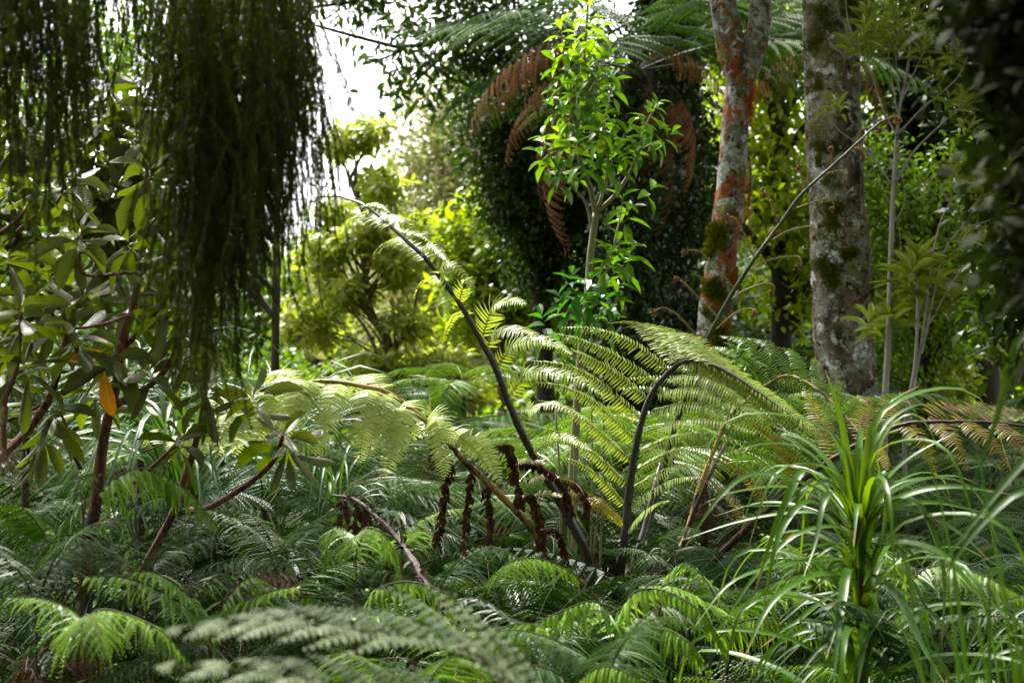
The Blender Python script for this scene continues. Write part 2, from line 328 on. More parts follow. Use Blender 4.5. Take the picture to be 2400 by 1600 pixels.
M['soil'] = bark_mat('forest_soil', [(.2,(.018,.012,.008)),(.55,(.05,.032,.02)),(.9,(.09,.06,.035))], 7, .8, 1, patches=(((.03,.045,.012), 2.2, .52, .12, 1),), rough=.95)
M['litter'] = leaf_mat('dead_leaf_litter', [(.09,.045,.022),(.16,.085,.04),(.05,.03,.018)], (.2,.1,.04), .1, .8, .2)
M['hill'] = leaf_mat('wooded_hill', [(.05,.09,.03),(.07,.11,.04)], (.1,.15,.05), .1, .9, .1)

# ------------------------------------------------------------------ the ground
def gz(x, y):
    return .36+.10*noise.noise(Vector((x*.25, y*.25, 0)))+.05*noise.noise(Vector((x*.9, y*.9, 3)))+.02*max(0, y-6)*0.5
def ground():
    xs = np.concatenate([np.linspace(-90, -10, 17)[:-1], np.linspace(-10, 10, 81), np.linspace(10, 90, 17)[1:]])
    ys = np.concatenate([np.linspace(-60, -2, 12)[:-1], np.linspace(-2, 20, 89), np.linspace(20, 150, 27)[1:]])
    v = [(x, y, gz(x, y)) for y in ys for x in xs]; nx = len(xs)
    f = [(j*nx+i, j*nx+i+1, (j+1)*nx+i+1, (j+1)*nx+i) for j in range(len(ys)-1) for i in range(nx-1)]
    a = Acc(); a.add(v, f); tag(link('ground', a.build('ground', M['soil'], True)), kind='structure')
ground()
def litter():
    n = 9000; x = np.random.uniform(-4.5, 4.5, n); y = np.random.uniform(1, 12, n)
    z = np.array([gz(a, b) for a, b in zip(x, y)])+.012
    ang = np.random.rand(n)*6.283; d = np.stack([np.cos(ang), np.sin(ang), np.random.uniform(-.25, .25, n)], 1)
    up = np.stack([np.random.uniform(-.5, .5, n), np.random.uniform(-.5, .5, n), np.ones(n)], 1); L = np.random.uniform(.03, .11, n)
    a = Acc(); a.stamp(HEX, frames(np.stack([x, y, z], 1), d, up, L, L*.45, L))
    tag(link('leaf_litter', a.build('leaf_litter', M['litter'])), 'brown dead leaves lying over the forest soil', 'leaf litter', kind='stuff')
litter()

# ------------------------------------------------------------------ trees
def on_sphere(n):
    d = np.random.normal(size=(n, 3)); return nrm(d)
def crown_mesh(name, blobs, n, L, mat, tpl=HEX, w=.42, clump=.28, per=26, whorl=False, up=.5, shell=.55, origin=(0, 0, 0)):
    """blobs: (centre, radii); leaves gathered in clumps spread through the volume, denser outside"""
    a = Acc(); vol = np.array([r[0]*r[1]*r[2] for c, r in blobs])**.8; vol = vol/vol.sum()
    cl = []
    for (c, r), v in zip(blobs, vol):
        k = max(1, int(n*v/per)); d = on_sphere(k); rad = np.random.rand(k)**(1-shell)
        q = d*rad[:, None]*np.array(r)+np.array(c)
        q += np.array([[noise.noise(Vector(p)*1.7+Vector((i*9, 0, 0))) for i in range(3)] for p in q])*.25*np.array(r)
        cl.append((q, d))
    Q = np.vstack([c[0] for c in cl]); D = np.vstack([c[1] for c in cl]); K = len(Q)
    if whorl:
        ax = nrm(D*.7+np.array([0, 0, .8])+np.random.normal(size=(K, 3))*.25)
        ref = nrm(np.cross(ax, np.random.normal(size=(K, 3)))); ref2 = np.cross(ax, ref)
        ph = np.arange(per)*2.399; el = np.linspace(.9, -.5, per)
        dirs = (np.cos(ph)[None, :, None]*ref[:, None]+np.sin(ph)[None, :, None]*ref2[:, None])+ax[:, None]*(el[None, :, None]+np.random.normal(size=(K, per, 1))*.2)
        pos = Q[:, None]+ax[:, None]*(np.linspace(.25, -.3, per)*L*.8)[None, :, None]
        pos = pos.reshape(-1, 3); dirs = dirs.reshape(-1, 3); upv = np.repeat(ax, per, 0)+np.random.normal(size=(K*per, 3))*.25
    else:
        pos = (Q[:, None]+np.random.normal(size=(K, per, 3))*clump*.5).reshape(-1, 3)
        dirs = np.repeat(D, per, 0)*.5+np.random.normal(size=(K*per, 3))*.8; dirs[:, 2] -= .25
        upv = np.random.normal(size=(K*per, 3))*.55+np.array([0, 0, up+.5])
    LL = L*np.random.uniform(.6, 1.2, len(pos)); cr = np.repeat(np.random.rand(K), per)*.7+np.random.rand(len(pos))*.3
    a.stamp(tpl, frames(pos, dirs, upv, LL, LL*w/.84, LL), r=cr)
    return a.build(name, mat, origin=origin), Q
def limbs(acc, trunk, Q, k, r0, mi=0):
    idx = np.random.choice(len(Q), min(k, len(Q)), replace=False)
    for i in idx:
        q = Q[i]; cand = trunk[len(trunk)//4:]; s = cand[np.argmin(np.abs(cand[:, 2]-(q[2]-.45*np.linalg.norm((q-cand[-1])[:2])-.3)))]
        mid = (s+q)/2+np.array([0, 0, .12*np.linalg.norm(q-s)])+np.random.normal(size=3)*.06*np.linalg.norm(q-s)
        c = spline([s, mid, q], 9); tube(acc, c, taper(r0, r0*.15, 9), 5, mi)
def tree(name, label, cat, pts, r0, r1, bark, blobs, n, L, mat, group=None, nl=16, boughs=(), **kw):
    base = Vector(pts[0]); base.z = gz(base.x, base.y)
    root = empty(name, base, label, cat, group)
    c = spline([tuple(base-Vector((0, 0, .15)))]+[tuple(p) for p in pts[1:]], 28)
    mesh, Q = crown_mesh('crown', blobs, n, L, mat, origin=base, **kw)
    a = Acc(); tube(a, c, taper(r0, r1, 28, .8), 10, bump=.12)
    if nl: limbs(a, c, Q, nl, r1*.8)
    for bp, br in boughs: tube(a, spline([P(*q) for q in bp], 20), taper(br, br*.3, 20), 6, bump=.1)
    link('trunk', a.build('trunk', bark, True, origin=base), root)
    cr = link('crown', mesh, root); cr['kind'] = 'stuff'
    return root
def B(x, y, d, rx, ry, rz): return (tuple(P(x, y, d)), (rx, ry, rz))
def G(x, y, d):
    p = P(x, y, d); p.z = gz(p.x, p.y); return p

# far background
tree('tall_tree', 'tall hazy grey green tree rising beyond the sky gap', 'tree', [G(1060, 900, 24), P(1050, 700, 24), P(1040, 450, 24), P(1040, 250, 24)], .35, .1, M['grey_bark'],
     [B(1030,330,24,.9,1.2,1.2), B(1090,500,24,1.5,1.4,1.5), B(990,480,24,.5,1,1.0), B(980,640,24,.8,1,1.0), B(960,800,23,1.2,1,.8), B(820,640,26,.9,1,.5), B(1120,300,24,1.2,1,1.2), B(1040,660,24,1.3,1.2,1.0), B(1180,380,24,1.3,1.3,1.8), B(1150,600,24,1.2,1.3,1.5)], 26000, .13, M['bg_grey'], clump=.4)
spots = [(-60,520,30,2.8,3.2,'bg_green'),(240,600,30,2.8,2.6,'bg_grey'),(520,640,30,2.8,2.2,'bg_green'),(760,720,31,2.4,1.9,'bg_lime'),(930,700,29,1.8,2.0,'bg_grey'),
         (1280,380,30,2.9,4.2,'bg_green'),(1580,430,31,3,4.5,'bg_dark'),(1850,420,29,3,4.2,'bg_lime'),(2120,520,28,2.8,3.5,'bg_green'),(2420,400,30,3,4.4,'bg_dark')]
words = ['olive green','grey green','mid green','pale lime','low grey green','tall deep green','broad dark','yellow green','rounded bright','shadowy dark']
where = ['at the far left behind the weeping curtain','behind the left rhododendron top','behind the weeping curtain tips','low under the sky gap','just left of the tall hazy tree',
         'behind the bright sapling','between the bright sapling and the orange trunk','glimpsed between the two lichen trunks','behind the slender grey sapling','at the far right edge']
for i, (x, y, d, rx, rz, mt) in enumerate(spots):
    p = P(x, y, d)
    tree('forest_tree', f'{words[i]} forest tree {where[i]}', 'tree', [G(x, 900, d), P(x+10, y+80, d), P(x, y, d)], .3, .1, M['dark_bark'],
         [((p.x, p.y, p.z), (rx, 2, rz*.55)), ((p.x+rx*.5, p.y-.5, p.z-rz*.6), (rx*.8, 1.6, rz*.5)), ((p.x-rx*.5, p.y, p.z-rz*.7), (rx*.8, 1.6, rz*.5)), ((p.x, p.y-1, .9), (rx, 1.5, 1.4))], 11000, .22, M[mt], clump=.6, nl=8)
# far thicket that closes the view at eye level
def thicket(name, label, x0, x1, d0, d1, h0, h1, n, L, mat, gap=None):
    a = Acc(); K = n//30; x = np.random.uniform(x0, x1, K); y = np.random.uniform(d0, d1, K)
    h = np.array([lerp(h0, h1, .5+.7*noise.noise(Vector((q*.5, 3.3, 0)))) for q in x]); z = np.random.rand(K)**.7*h
    Q = np.stack([x, y, z], 1); pos = (Q[:, None]+np.random.normal(size=(K, 30, 3))*.22).reshape(-1, 3)
    dirs = np.random.normal(size=(len(pos), 3)); up = np.random.normal(size=(len(pos), 3))*.5+np.array([0, -.3, .9]); LL = L*np.random.uniform(.6, 1.2, len(pos))
    a.stamp(HEX, frames(pos, dirs, up, LL, LL*.5, LL), r=np.repeat(np.random.rand(K), 30)*.8+np.random.rand(len(pos))*.2)
    tag(link(name, a.build(name, mat)), label, 'undergrowth', kind='stuff')
thicket('distant_thicket', 'dim green thicket closing the view behind all the trees', -14, 14, 26, 33, 2.2, 3.4, 24000, .22, M['bg_green'])
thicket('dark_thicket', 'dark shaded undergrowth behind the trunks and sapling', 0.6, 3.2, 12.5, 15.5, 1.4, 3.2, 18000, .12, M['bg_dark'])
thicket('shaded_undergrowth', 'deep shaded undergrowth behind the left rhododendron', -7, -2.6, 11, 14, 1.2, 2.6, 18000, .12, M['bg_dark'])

thicket('low_undergrowth', 'low leafy ground cover between the nearer ferns and the far trees', -9, 10, 9.5, 24, .5, 1.0, 42000, .12, M['bg_green'])
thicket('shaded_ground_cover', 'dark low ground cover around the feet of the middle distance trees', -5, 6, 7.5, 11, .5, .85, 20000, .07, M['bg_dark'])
# unseen forest trees beside and behind the viewpoint, added to block frontal sky light
for i, (x, y, z, rx, ry, rz, w_) in enumerate([(-4.5,-2.5,6.0,3.0,2.6,1.6,'behind the viewpoint on the left'),(-.5,-6.5,4.5,3.0,2.6,1.6,'straight behind the viewpoint'),(3.8,-2.8,6.0,3.0,2.6,1.7,'behind the viewpoint on the right'),(5.8,2.2,6.2,2.4,2.4,1.8,'beside the view on the right'),(-6.2,2.8,6.5,2.4,2.4,1.6,'beside the view on the left')]):
    tree('forest_tree', 'unseen broad leafy forest tree added for shade '+w_, 'tree', [(x,y-1.2,.3),(x,y-1,3),(x,y-.5,z)], .2, .1, M['dark_bark'], [((x,y,z),(rx,ry,rz)),((x+1,y,z+1.5),(rx,ry,rz)),((x,y-1.5,z-2.4),(rx,ry*.6,rz))], 7000, .3, M['bg_green'], clump=.5, nl=8, w=.6)

# middle background trees
tree('yellow_green_rhododendron', 'sunlit yellow green rhododendron with bare crooked trunks under the sky gap', 'tree', [G(930, 950, 11), P(915, 830, 11), P(850, 700, 11), P(870, 560, 11), P(820, 420, 11)], .06, .02, M['mossy_bark'],
     [B(845,320,11,.26,.35,.12), B(790,345,11,.14,.3,.08), B(905,450,11,.22,.4,.16), B(850,560,11,.22,.4,.14), B(930,620,11,.2,.4,.2), B(820,690,11,.24,.4,.15), B(960,760,11,.2,.4,.14), B(760,600,11.2,.2,.4,.22), B(890,850,11,.3,.4,.12), B(1040,860,11,.28,.4,.15), B(960,900,11,.4,.4,.1), B(720,760,11.3,.3,.4,.2), B(1080,920,11,.35,.4,.1), B(780,500,11.3,.16,.3,.12), B(980,540,11.3,.12,.3,.12)], 7200, .115, M['bg_yellow'], per=9, whorl=True, w=.3, nl=34,
     boughs=[([(850,700,11),(810,600,10.9),(770,540,10.8)],.02),([(905,850,11),(960,760,10.9),(985,650,10.8)],.02),([(860,720,11),(900,600,10.9),(910,480,10.8)],.018),([(900,860,11),(850,760,10.8),(790,700,10.7)],.02)])
tree('bright_rhododendron', 'bright green rhododendron behind the bright sapling stem', 'tree', [G(1180, 900, 12.5), P(1170, 750, 12.5), P(1150, 560, 12.5)], .06, .02, M['mossy_bark'],
     [B(1160,560,12.5,.6,.5,.5), B(1230,480,12.5,.4,.5,.5), B(1120,700,12.5,.45,.5,.4), B(1250,700,12.5,.5,.5,.4)], 7000, .13, M['bg_lime'], per=9, whorl=True, w=.3, nl=16)
tree('small_leaved_tree', 'dark small leaved tree hanging beside the sky gap', 'tree', [G(1290, 950, 10.5), P(1270, 750, 10.5), P(1240, 450, 10.5), P(1230, 250, 10.5)], .09, .04, M['dark_bark'],
     [B(1160,290,10.3,.34,.4,.4), B(1230,420,10.3,.32,.4,.5), B(1180,430,10.3,.22,.35,.4), B(1270,560,10.4,.3,.4,.5), B(1240,250,10.3,.4,.4,.3), B(1330,400,10.8,.4,.4,.8)], 20000, .05, M['bg_dark'], w=.55, clump=.16, nl=30)
tree('overhanging_tree', 'dark tree whose leafy branches reach across the top of the sky gap', 'tree', [G(1560, 950, 9.8), P(1570, 500, 9.8), P(1560, 100, 9.8), P(1450, -300, 9.8)], .12, .07, M['dark_bark'],
     [B(1050,90,9.4,.6,.5,.28), B(880,10,9.4,.34,.4,.09), B(745,20,9.4,.16,.3,.07), B(1000,180,9.4,.3,.4,.12), B(1200,60,9.4,.6,.5,.4), B(960,-80,9.4,.8,.6,.22), B(1250,-200,9.4,1.2,1.0,.4)], 7500, .095, M['bg_dark'], w=.3, clump=.22, nl=0, boughs=[([(1540,-150,9.7),(1300,-60,9.5),(1100,60,9.4),(960,110,9.4),(850,90,9.4),(740,60,9.4)],.035),([(1250,-40,9.5),(1080,-80,9.4),(900,-10,9.4),(720,20,9.4)],.03),([(1100,60,9.4),(1020,150,9.4),(960,190,9.4)],.015),([(960,110,9.4),(880,140,9.4),(800,120,9.4)],.01),([(1330,-60,9.5),(1200,80,9.4),(1080,150,9.4)],.025)])
tree('leaning_tree', 'slim dark leaning tree behind the tips of the weeping conifer', 'tree', [G(640, 950, 9), P(650, 500, 9), P(665, 200, 9), P(665, -60, 9), P(640, -300, 9)], .03, .02, M['dark_bark'],
     [B(600,-150,9,.7,.6,.3), B(540,60,9,.4,.4,.25), B(330,130,9,.5,.5,.3), B(420,330,9,.4,.5,.3), B(60,300,9,.5,.5,.4)], 5000, .09, M['bg_green'], w=.35, clump=.2, nl=30)
tree('evergreen_tree', 'dark broad leaved evergreen behind the slender grey sapling', 'tree', [G(2330, 950, 9.5), P(2300, 600, 9.5), P(2260, 300, 9.5), P(2200, 50, 9.5)], .1, .05, M['dark_bark'],
     [B(2200,420,9.5,.5,.5,.4), B(2100,330,9.6,.3,.4,.3), B(2250,250,9.5,.5,.5,.3), B(2120,520,9.5,.35,.4,.35), B(2300,500,9.3,.4,.5,.6), B(2150,130,9.6,.5,.5,.3), B(2280,600,9.4,.35,.5,.3)], 6000, .14, M['bg_dark'], per=10, whorl=True, w=.32, nl=40)
tree('yellow_leaved_shrub', 'yellow green leafy shrub low behind the slender grey sapling', 'shrub', [G(2200, 950, 9), P(2190, 850, 9), P(2200, 720, 9)], .04, .015, M['dark_bark'],
     [B(2230,690,9,.28,.4,.14), B(2120,800,9,.4,.4,.25), B(2190,880,9,.3,.3,.18), B(2060,720,9.2,.18,.3,.4)], 2800, .12, M['bg_yellow'], per=9, whorl=True, w=.34, nl=16)
tree('rounded_lime_bush', 'rounded bright lime bush at the right beyond the lichen trunk', 'bush', [G(2220, 950, 15), P(2230, 860, 15)], .05, .03, M['dark_bark'],
     [B(2180,860,15,.7,.6,.5), B(2300,860,15,.6,.6,.35), B(2080,820,15,.5,.5,.35), B(2400,860,15,.6,.6,.4), B(2150,780,15,.6,.6,.3), B(2320,790,15,.6,.6,.3)], 18000, .06, M['bg_lime'], w=.6, clump=.2, nl=8)
tree('backlit_tree', 'backlit green leafy tree seen between the two lichen trunks', 'tree', [G(1830, 900, 11), P(1830, 600, 11), P(1820, 200, 11), P(1820, -100, 11)], .1, .05, M['dark_bark'],
     [B(1830,200,11,.35,.5,.8), B(1820,450,11,.35,.5,.6), B(1850,650,11,.4,.5,.4), B(1800,60,11,.6,.6,.5), B(2080,120,11,.6,.6,.5), B(2060,450,11,.4,.5,.7), B(1600,350,11.6,.6,.5,.8)], 10000, .10, M['bg_lime'], w=.45, clump=.22, nl=30)
tree('dark_edge_tree', 'dark leaved tree filling the top right corner', 'tree', [G(2480, 950, 6.5), P(2450, 400, 6.5), P(2430, 0, 6.5)], .12, .06, M['dark_bark'],
     [B(2390,330,6.5,.22,.4,.6), B(2360,60,6.5,.28,.5,.4), B(2400,640,6.5,.2,.4,.5), B(2300,-60,6.5,.4,.6,.3), B(2500,300,6.5,.4,.6,.9)], 9000, .09, M['bg_dark'], w=.4, clump=.16, nl=24)

# ------------------------------------------------------------------ lichened trunks
def tuft(acc, centre, nor, r, n, L, up=.4, mi=0):
    """moss cushion: small blades standing off the bark"""
    nor = nrm(np.array(nor, float)); d = np.random.normal(size=(n, 3)); d -= nor*np.dot(d, nor)[:, None] if False else 0
    rr = np.random.rand(n)**.5; dd = nrm(d); dd = dd-np.outer(dd@nor, nor); pos = np.array(centre)+dd*rr[:, None]*np.array(r)+nor*np.random.rand(n)[:, None]*L*.5
    dirs = nor+np.random.normal(size=(n, 3))*.6+np.array([0, 0, up]); LL = L*np.random.uniform(.5, 1.2, n)
    acc.stamp(KITE, frames(pos, dirs, np.random.normal(size=(n, 3)), LL, LL*.5, LL))
def surf(c, rad, t, ang):
    """point and normal on a trunk: t in 0..1, ang 0 = facing the camera, + to the right"""
    i = t*(len(c)-1); k = int(min(i, len(c)-2)); q = c[k]+(c[k+1]-c[k])*(i-k); r = rad[k]+(rad[k+1]-rad[k])*(i-k)
    n = np.array([math.sin(ang), -math.cos(ang), 0]); return q+n*r*1.0, n
def moss_at(root, c, rad, items, mat, name, base):
    ys = c[:, 2]
    for (py, d, ang, r, n, L) in items:
        z = P(0, py, d).z; t = float(np.interp(z, ys, np.linspace(0, 1, len(c)))); q, nn = surf(c, rad, t, ang)
        a = Acc()
        for k in range(5):
            ang2 = ang+random.uniform(-.35, .35); q2, n2 = surf(c, rad, min(1, max(0, t+random.uniform(-1, 1)*r*.8/ (ys[-1]-ys[0]))), ang2)
            tuft(a, q2, n2, r*.55, n//5, L)
        o = link(name, a.build(name, mat, origin=base), root)
D1 = 7.0
base = G(1690, 900, D1)
t1 = empty('lichen_tree', base, 'forked trunk blotched orange and white with a grass tuft in its fork', 'tree')
c1 = spline([tuple(base-Vector((0,0,.1))), P(1678,900,D1), P(1672,760,D1), P(1690,620,D1), P(1712,450,D1), P(1722,300,D1), P(1735,190,D1), P(1712,100,D1), P(1692,0,D1), P(1680,-150,D1), P(1650,-400,D1), P(1630,-700,D1)], 260)
rad1 = np.interp(c1[:, 2], [0, .9, 1.5, 2.2, 2.75, 2.95, 3.2, 5], [.135, .10, .082, .068, .070, .072, .062, .045])
a = Acc(); tube(a, c1, rad1, 40, bump=.13, seed=3)
c1b = spline([P(1738,200,D1), P(1755,150,D1), P(1775,80,D1), P(1782,0,D1), P(1790,-200,D1), P(1850,-500,D1)], 110)
rad1b = taper(.062, .030, 110); tube(a, c1b, rad1b, 32, bump=.13, seed=8)
link('trunk', a.build('trunk', M['orange_bark'], True, origin=base), t1)
moss_at(t1, c1, rad1, [(540,D1,-.5,.09,1500,.02),(570,D1,-.9,.08,1200,.02),(675,D1,-.2,.06,900,.016),(665,D1,-.9,.05,600,.014),(790,D1,.2,.09,1000,.018),(735,D1,-.4,.05,500,.014)], M['moss'], 'moss', base)
moss_at(t1, c1, rad1, [(655,D1,1.0,.05,700,.012),(265,D1,1.0,.12,900,.010),(160,D1,-.2,.07,400,.009)], M['orange_moss'], 'orange_growth', base)
moss_at(t1, c1, rad1, [(505,D1,-.3,.05,500,.012),(130,D1,-.9,.05,500,.012),(415,D1,.3,.04,400,.010)], M['lichen'], 'lichen', base)
mesh, Q = crown_mesh('crown', [B(1640,-560,D1,1.2,1.2,.5), B(1820,-640,D1,1.1,1.2,.5)], 9000, .09, M['bg_green'], origin=base)
o = link('crown', mesh, t1); o['kind'] = 'stuff'
# grass tuft growing in the fork
q = P(1742, 158, D1); gt = empty('grass_tuft', q, 'pale green grass tuft growing in the fork of the orange trunk', 'grass')
def ribbon(pts, w, n=10, up=(0, -.4, 1), fold=.25, tipt=.72, roll=0.0):
    """long blade through pts; folded along its middle"""
    c = spline(pts, n); T = tangents(c); upv = np.array(up, float); side = nrm(np.cross(np.broadcast_to(upv, T.shape), T)+1e-9); nn = np.cross(T, side)
    t = np.linspace(0, 1, n); ww = w*.5*np.minimum(1, .75+t*1.2)*np.where(t < tipt, 1, np.clip((1-t)/(1-tipt), 0.02, 1)**.8)
    rr = roll*t; s2 = side*np.cos(rr)[:, None]+nn*np.sin(rr)[:, None]; n2 = np.cross(T, s2)
    L = c-s2*ww[:, None]+n2*(ww*fold)[:, None]; Rr = c+s2*ww[:, None]+n2*(ww*fold)[:, None]
    v = np.stack([L, c, Rr], 1).reshape(-1, 3); f = []
    for i in range(n-1): k = i*3; f += [(k, k+1, k+4, k+3), (k+1, k+2, k+5, k+4)]
    uv = np.stack([np.repeat(t, 3), np.tile([0, .5, 1], n)], 1); return v, f, uv
for i in range(14):
    an = random.uniform(-1.2, 1.2); L = random.uniform(.07, .17)
    e = q+Vector((math.sin(an)*L*.6, random.uniform(-.05, .03), L)); a = Acc()
    v, f, uv = ribbon([q+Vector((random.uniform(-.02,.02), -.03, -.03)), q.lerp(e, .5)+Vector((0, -.02, .02)), e], .007, 7); a.add(v, f, random.random(), uv)
    link('blade', a.build('blade', M['willow'], True, origin=q), gt)

D2 = 6.6
base = G(2010, 980, D2)
t2 = empty('lichen_tree', base, 'thick upright trunk patched with moss and white lichen', 'tree')
c2 = spline([tuple(base-Vector((0,0,.1))), P(1992,960,D2), P(1975,800,D2), P(1972,640,D2), P(1960,420,D2), P(1952,250,D2), P(1948,100,D2), P(1950,0,D2), P(1955,-300,D2), P(1965,-800,D2)], 280)
rad2 = np.interp(c2[:, 2], [0, 1.2, 1.5, 2.2, 2.7, 3.3, 5], [.165, .135, .134, .130, .124, .128, .10])
a = Acc(); tube(a, c2, rad2, 56, bump=.10, seed=21)
ck = spline([P(1990,60,D2), P(2015,20,D2), P(2040,-60,D2), P(2090,-250,D2)], 30); tube(a, ck, taper(.06, .03, 30), 16, bump=.1)
link('trunk', a.build('trunk', M['lichen_bark'], True, origin=base), t2)
moss_at(t2, c2, rad2, [(80,D2,-.7,.13,1800,.012),(50,D2,.6,.10,900,.012),(200,D2,-1.0,.05,500,.012),(360,D2,-.6,.06,800,.012),(430,D2,-.4,.05,500,.012),(520,D2,-.35,.08,1300,.014),(635,D2,-.5,.08,1300,.016),(600,D2,.1,.05,500,.014),(690,D2,1.35,.06,500,.012)], M['moss'], 'moss', base)
moss_at(t2, c2, rad2, [(145,D2,-.45,.05,600,.012),(170,D2,.35,.04,500,.012),(640,D2,.3,.045,600,.012),(300,D2,-.7,.07,700,.009),(540,D2,.8,.08,600,.008)], M['lichen'], 'lichen', base)
mesh, Q = crown_mesh('crown', [B(1950,-760,D2,1.4,1.4,.5), B(2150,-600,D2,1.1,1.2,.45), B(1750,-660,D2,1.1,1.2,.4)], 12000, .09, M['bg_green'], origin=base)
o = link('crown', mesh, t2); o['kind'] = 'stuff'

# ------------------------------------------------------------------ ivy covered trunk and tree fern behind the sapling
base = G(1500, 900, 9.2)
iv = empty('ivy_covered_tree', base, 'dark trunk wrapped in glossy ivy behind the coiled fern stem', 'tree')
ci = spline([tuple(base), P(1530,700,9.2), P(1560,450,9.2), P(1570,200,9.2), P(1560,-100,9.2)], 40); ri = taper(.16, .12, 40)
a = Acc(); tube(a, ci, ri, 16, bump=.2); link('trunk', a.build('trunk', M['dark_bark'], True, origin=base), iv)
n = 16000; t = np.random.rand(n); an = np.random.rand(n)*6.283; idx = (t*39).astype(int); nn = np.stack([np.sin(an), -np.cos(an), 0*an], 1)
off = np.array([.05+.55*max(0, noise.noise(Vector((math.sin(a_)*1.3, math.cos(a_)*1.3, t_*7)))+.12) for a_, t_ in zip(an, t)])
pos = ci[idx]+nn*(ri[idx]+off*np.random.rand(n)**.4)[:, None]+np.random.normal(size=(n, 3))*.02
a = Acc(); LL = np.random.uniform(.025, .05, n); a.stamp(HEX, frames(pos, np.random.normal(size=(n,3))+np.array([0,0,-.8]), nn+np.random.normal(size=(n,3))*.35, LL, LL*.9, LL))
o = link('ivy', a.build('ivy', M['ivy'], origin=base), iv); o['kind'] = 'stuff'

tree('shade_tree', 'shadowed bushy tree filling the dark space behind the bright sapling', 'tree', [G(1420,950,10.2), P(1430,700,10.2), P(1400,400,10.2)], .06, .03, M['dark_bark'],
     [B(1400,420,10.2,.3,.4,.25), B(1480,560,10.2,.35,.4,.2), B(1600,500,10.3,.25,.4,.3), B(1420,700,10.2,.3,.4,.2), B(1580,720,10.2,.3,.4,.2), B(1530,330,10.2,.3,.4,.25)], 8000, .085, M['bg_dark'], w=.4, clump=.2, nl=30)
tree('fine_leaved_shrub', 'airy mid green shrub with fine leaves behind the grey saplings', 'shrub', [G(2170,950,8), P(2160,750,8), P(2180,500,8)], .04, .02, M['dark_bark'],
     [B(2100,600,8,.2,.3,.25), B(2200,480,8,.25,.3,.2), B(2260,640,8,.22,.3,.2), B(2060,450,8,.15,.3,.3), B(2150,760,8,.3,.3,.12), B(2300,380,8,.2,.3,.2), B(2230,780,8,.25,.3,.15), B(2130,860,8,.25,.3,.12)], 7000, .05, M['bg_green'], w=.4, clump=.14, nl=40)

# ---- whole-frond meshes (x outward, z up), for plants whose pinnae are small in the picture
def frond_mesh(name, mats, L=1.0, e0=1.0, e1=-.6, npair=22, plen=.30, pw=.2, kind='bi', droop=.25, side_droop=.12, start=.18, sweep=.35, seed=0, power=1.0, curl=0, np2=11, limp=0.0, rr=.0045):
    rs = np.random.RandomState(seed); n = 30; t = np.linspace(0, 1, n); el = e0+(e1-e0)*t**power
    yaw = curl*t*t
    step = L/(n-1); d = np.stack([np.cos(el)*np.cos(yaw), np.cos(el)*np.sin(yaw), np.sin(el)], 1)*step
    c = np.vstack([[0, 0, 0], np.cumsum(d[:-1], axis=0)]); T = tangents(c)
    a = Acc(); tube(a, c, taper(rr*L, rr*L*.15, n), 5, mi=1)
    tt = np.linspace(start, .985, npair); idx = tt*(n-1); i0 = idx.astype(int); fr = (idx-i0)[:, None]; i1 = np.minimum(i0+1, n-1)
    pos = c[i0]*(1-fr)+c[i1]*fr; tg = nrm(T[i0]*(1-fr)+T[i1]*fr)
    s = (tt-start)/(1-start); prof = plen*L*np.minimum(1, .55+s*2.2)*(1-s)**.62+.012*L
    lat = nrm(np.cross(np.array([0, 0, 1.]), tg)); nor = np.cross(tg, lat)
    if kind == 'bi':
        b = Acc(); m = np2; u = np.linspace(.04, .97, m); cz = -droop*u*u; px = u
        lw = .5*np.minimum(1, .7+u)*(1-u)**.55+.03; kw_ = .85/m
        for sgn in (1, -1):
            pp = np.stack([px, 0*px, cz], 1); dd = np.stack([np.full(m, .42), np.full(m, sgn*1.0), -np.full(m, .12)], 1)
            b.stamp(KITE, frames(pp, dd, (0, 0, 1), lw, np.full(m, kw_), np.full(m, .3)), r=np.zeros(m))
        v = np.concatenate(b.v); sz = np.concatenate(b.sz); fl = np.concatenate(b.f); k = 0; ff = []
        for q_ in sz: ff.append(tuple(fl[k:k+q_])); k += q_
        tpl = (v, ff, np.concatenate(b.uv)); wid = pw
    elif kind == 'toothed': tpl = serrate(0, .5, .25, droop, 9); wid = pw
    else: tpl = leaf_tpl([(0, .25), (.25, .5), (.6, .38), (1, 0)], droop=droop, rib=True); wid = pw
    for sgn in (1, -1):
        dirs = lat*sgn+tg*(sweep+s[:, None]*.6)+rs.normal(size=(npair, 3))*.11; dirs[:, 2] -= side_droop+limp*rs.rand(npair)
        up = nor+rs.normal(size=(npair, 3))*.12; pl = prof*(1+rs.normal(size=npair)*.06)
        a.stamp(tpl, frames(pos, dirs, up, pl, wid*(pl if kind == 'bi' else plen*L*.8*np.minimum(1, pl/(plen*L)+.25)), pl), r=rs.rand(npair)*.25)
    return a.build(name, mats)
FB = {}   # frond libraries
def lib(key, nvar, mats, **kw):
    out = []
    for i in range(nvar):
        k = dict(kw)
        for q in ('e0', 'e1'): k[q] = k[q]+random.uniform(-.3, .3)
        k['curl'] = random.uniform(-.5, .5); out.append(frond_mesh('frond', mats, seed=hash(key) % 1000+i if False else i+len(FB)*31, **k))
    FB[key] = out
lib('tree_dark', 3, [M['fern_dark'], M['stipe']], e0=.55, e1=-.75, npair=26, plen=.27, pw=.20, np2=12)
lib('tree_blue', 4, [M['fern_blue'], M['rachis']], e0=.6, e1=-.5, npair=28, plen=.27, pw=.19, np2=14)
lib('tree_mid', 3, [M['fern_mid'], M['stipe']], e0=.8, e1=-.6, npair=28, plen=.27, pw=.19, np2=14)
lib('tree_rust', 3, [M['fern_rust'], M['stipe_brown']], e0=.1, e1=-1.5, npair=20, plen=.2, pw=.36, np2=10, limp=.9, side_droop=.6, droop=.5)
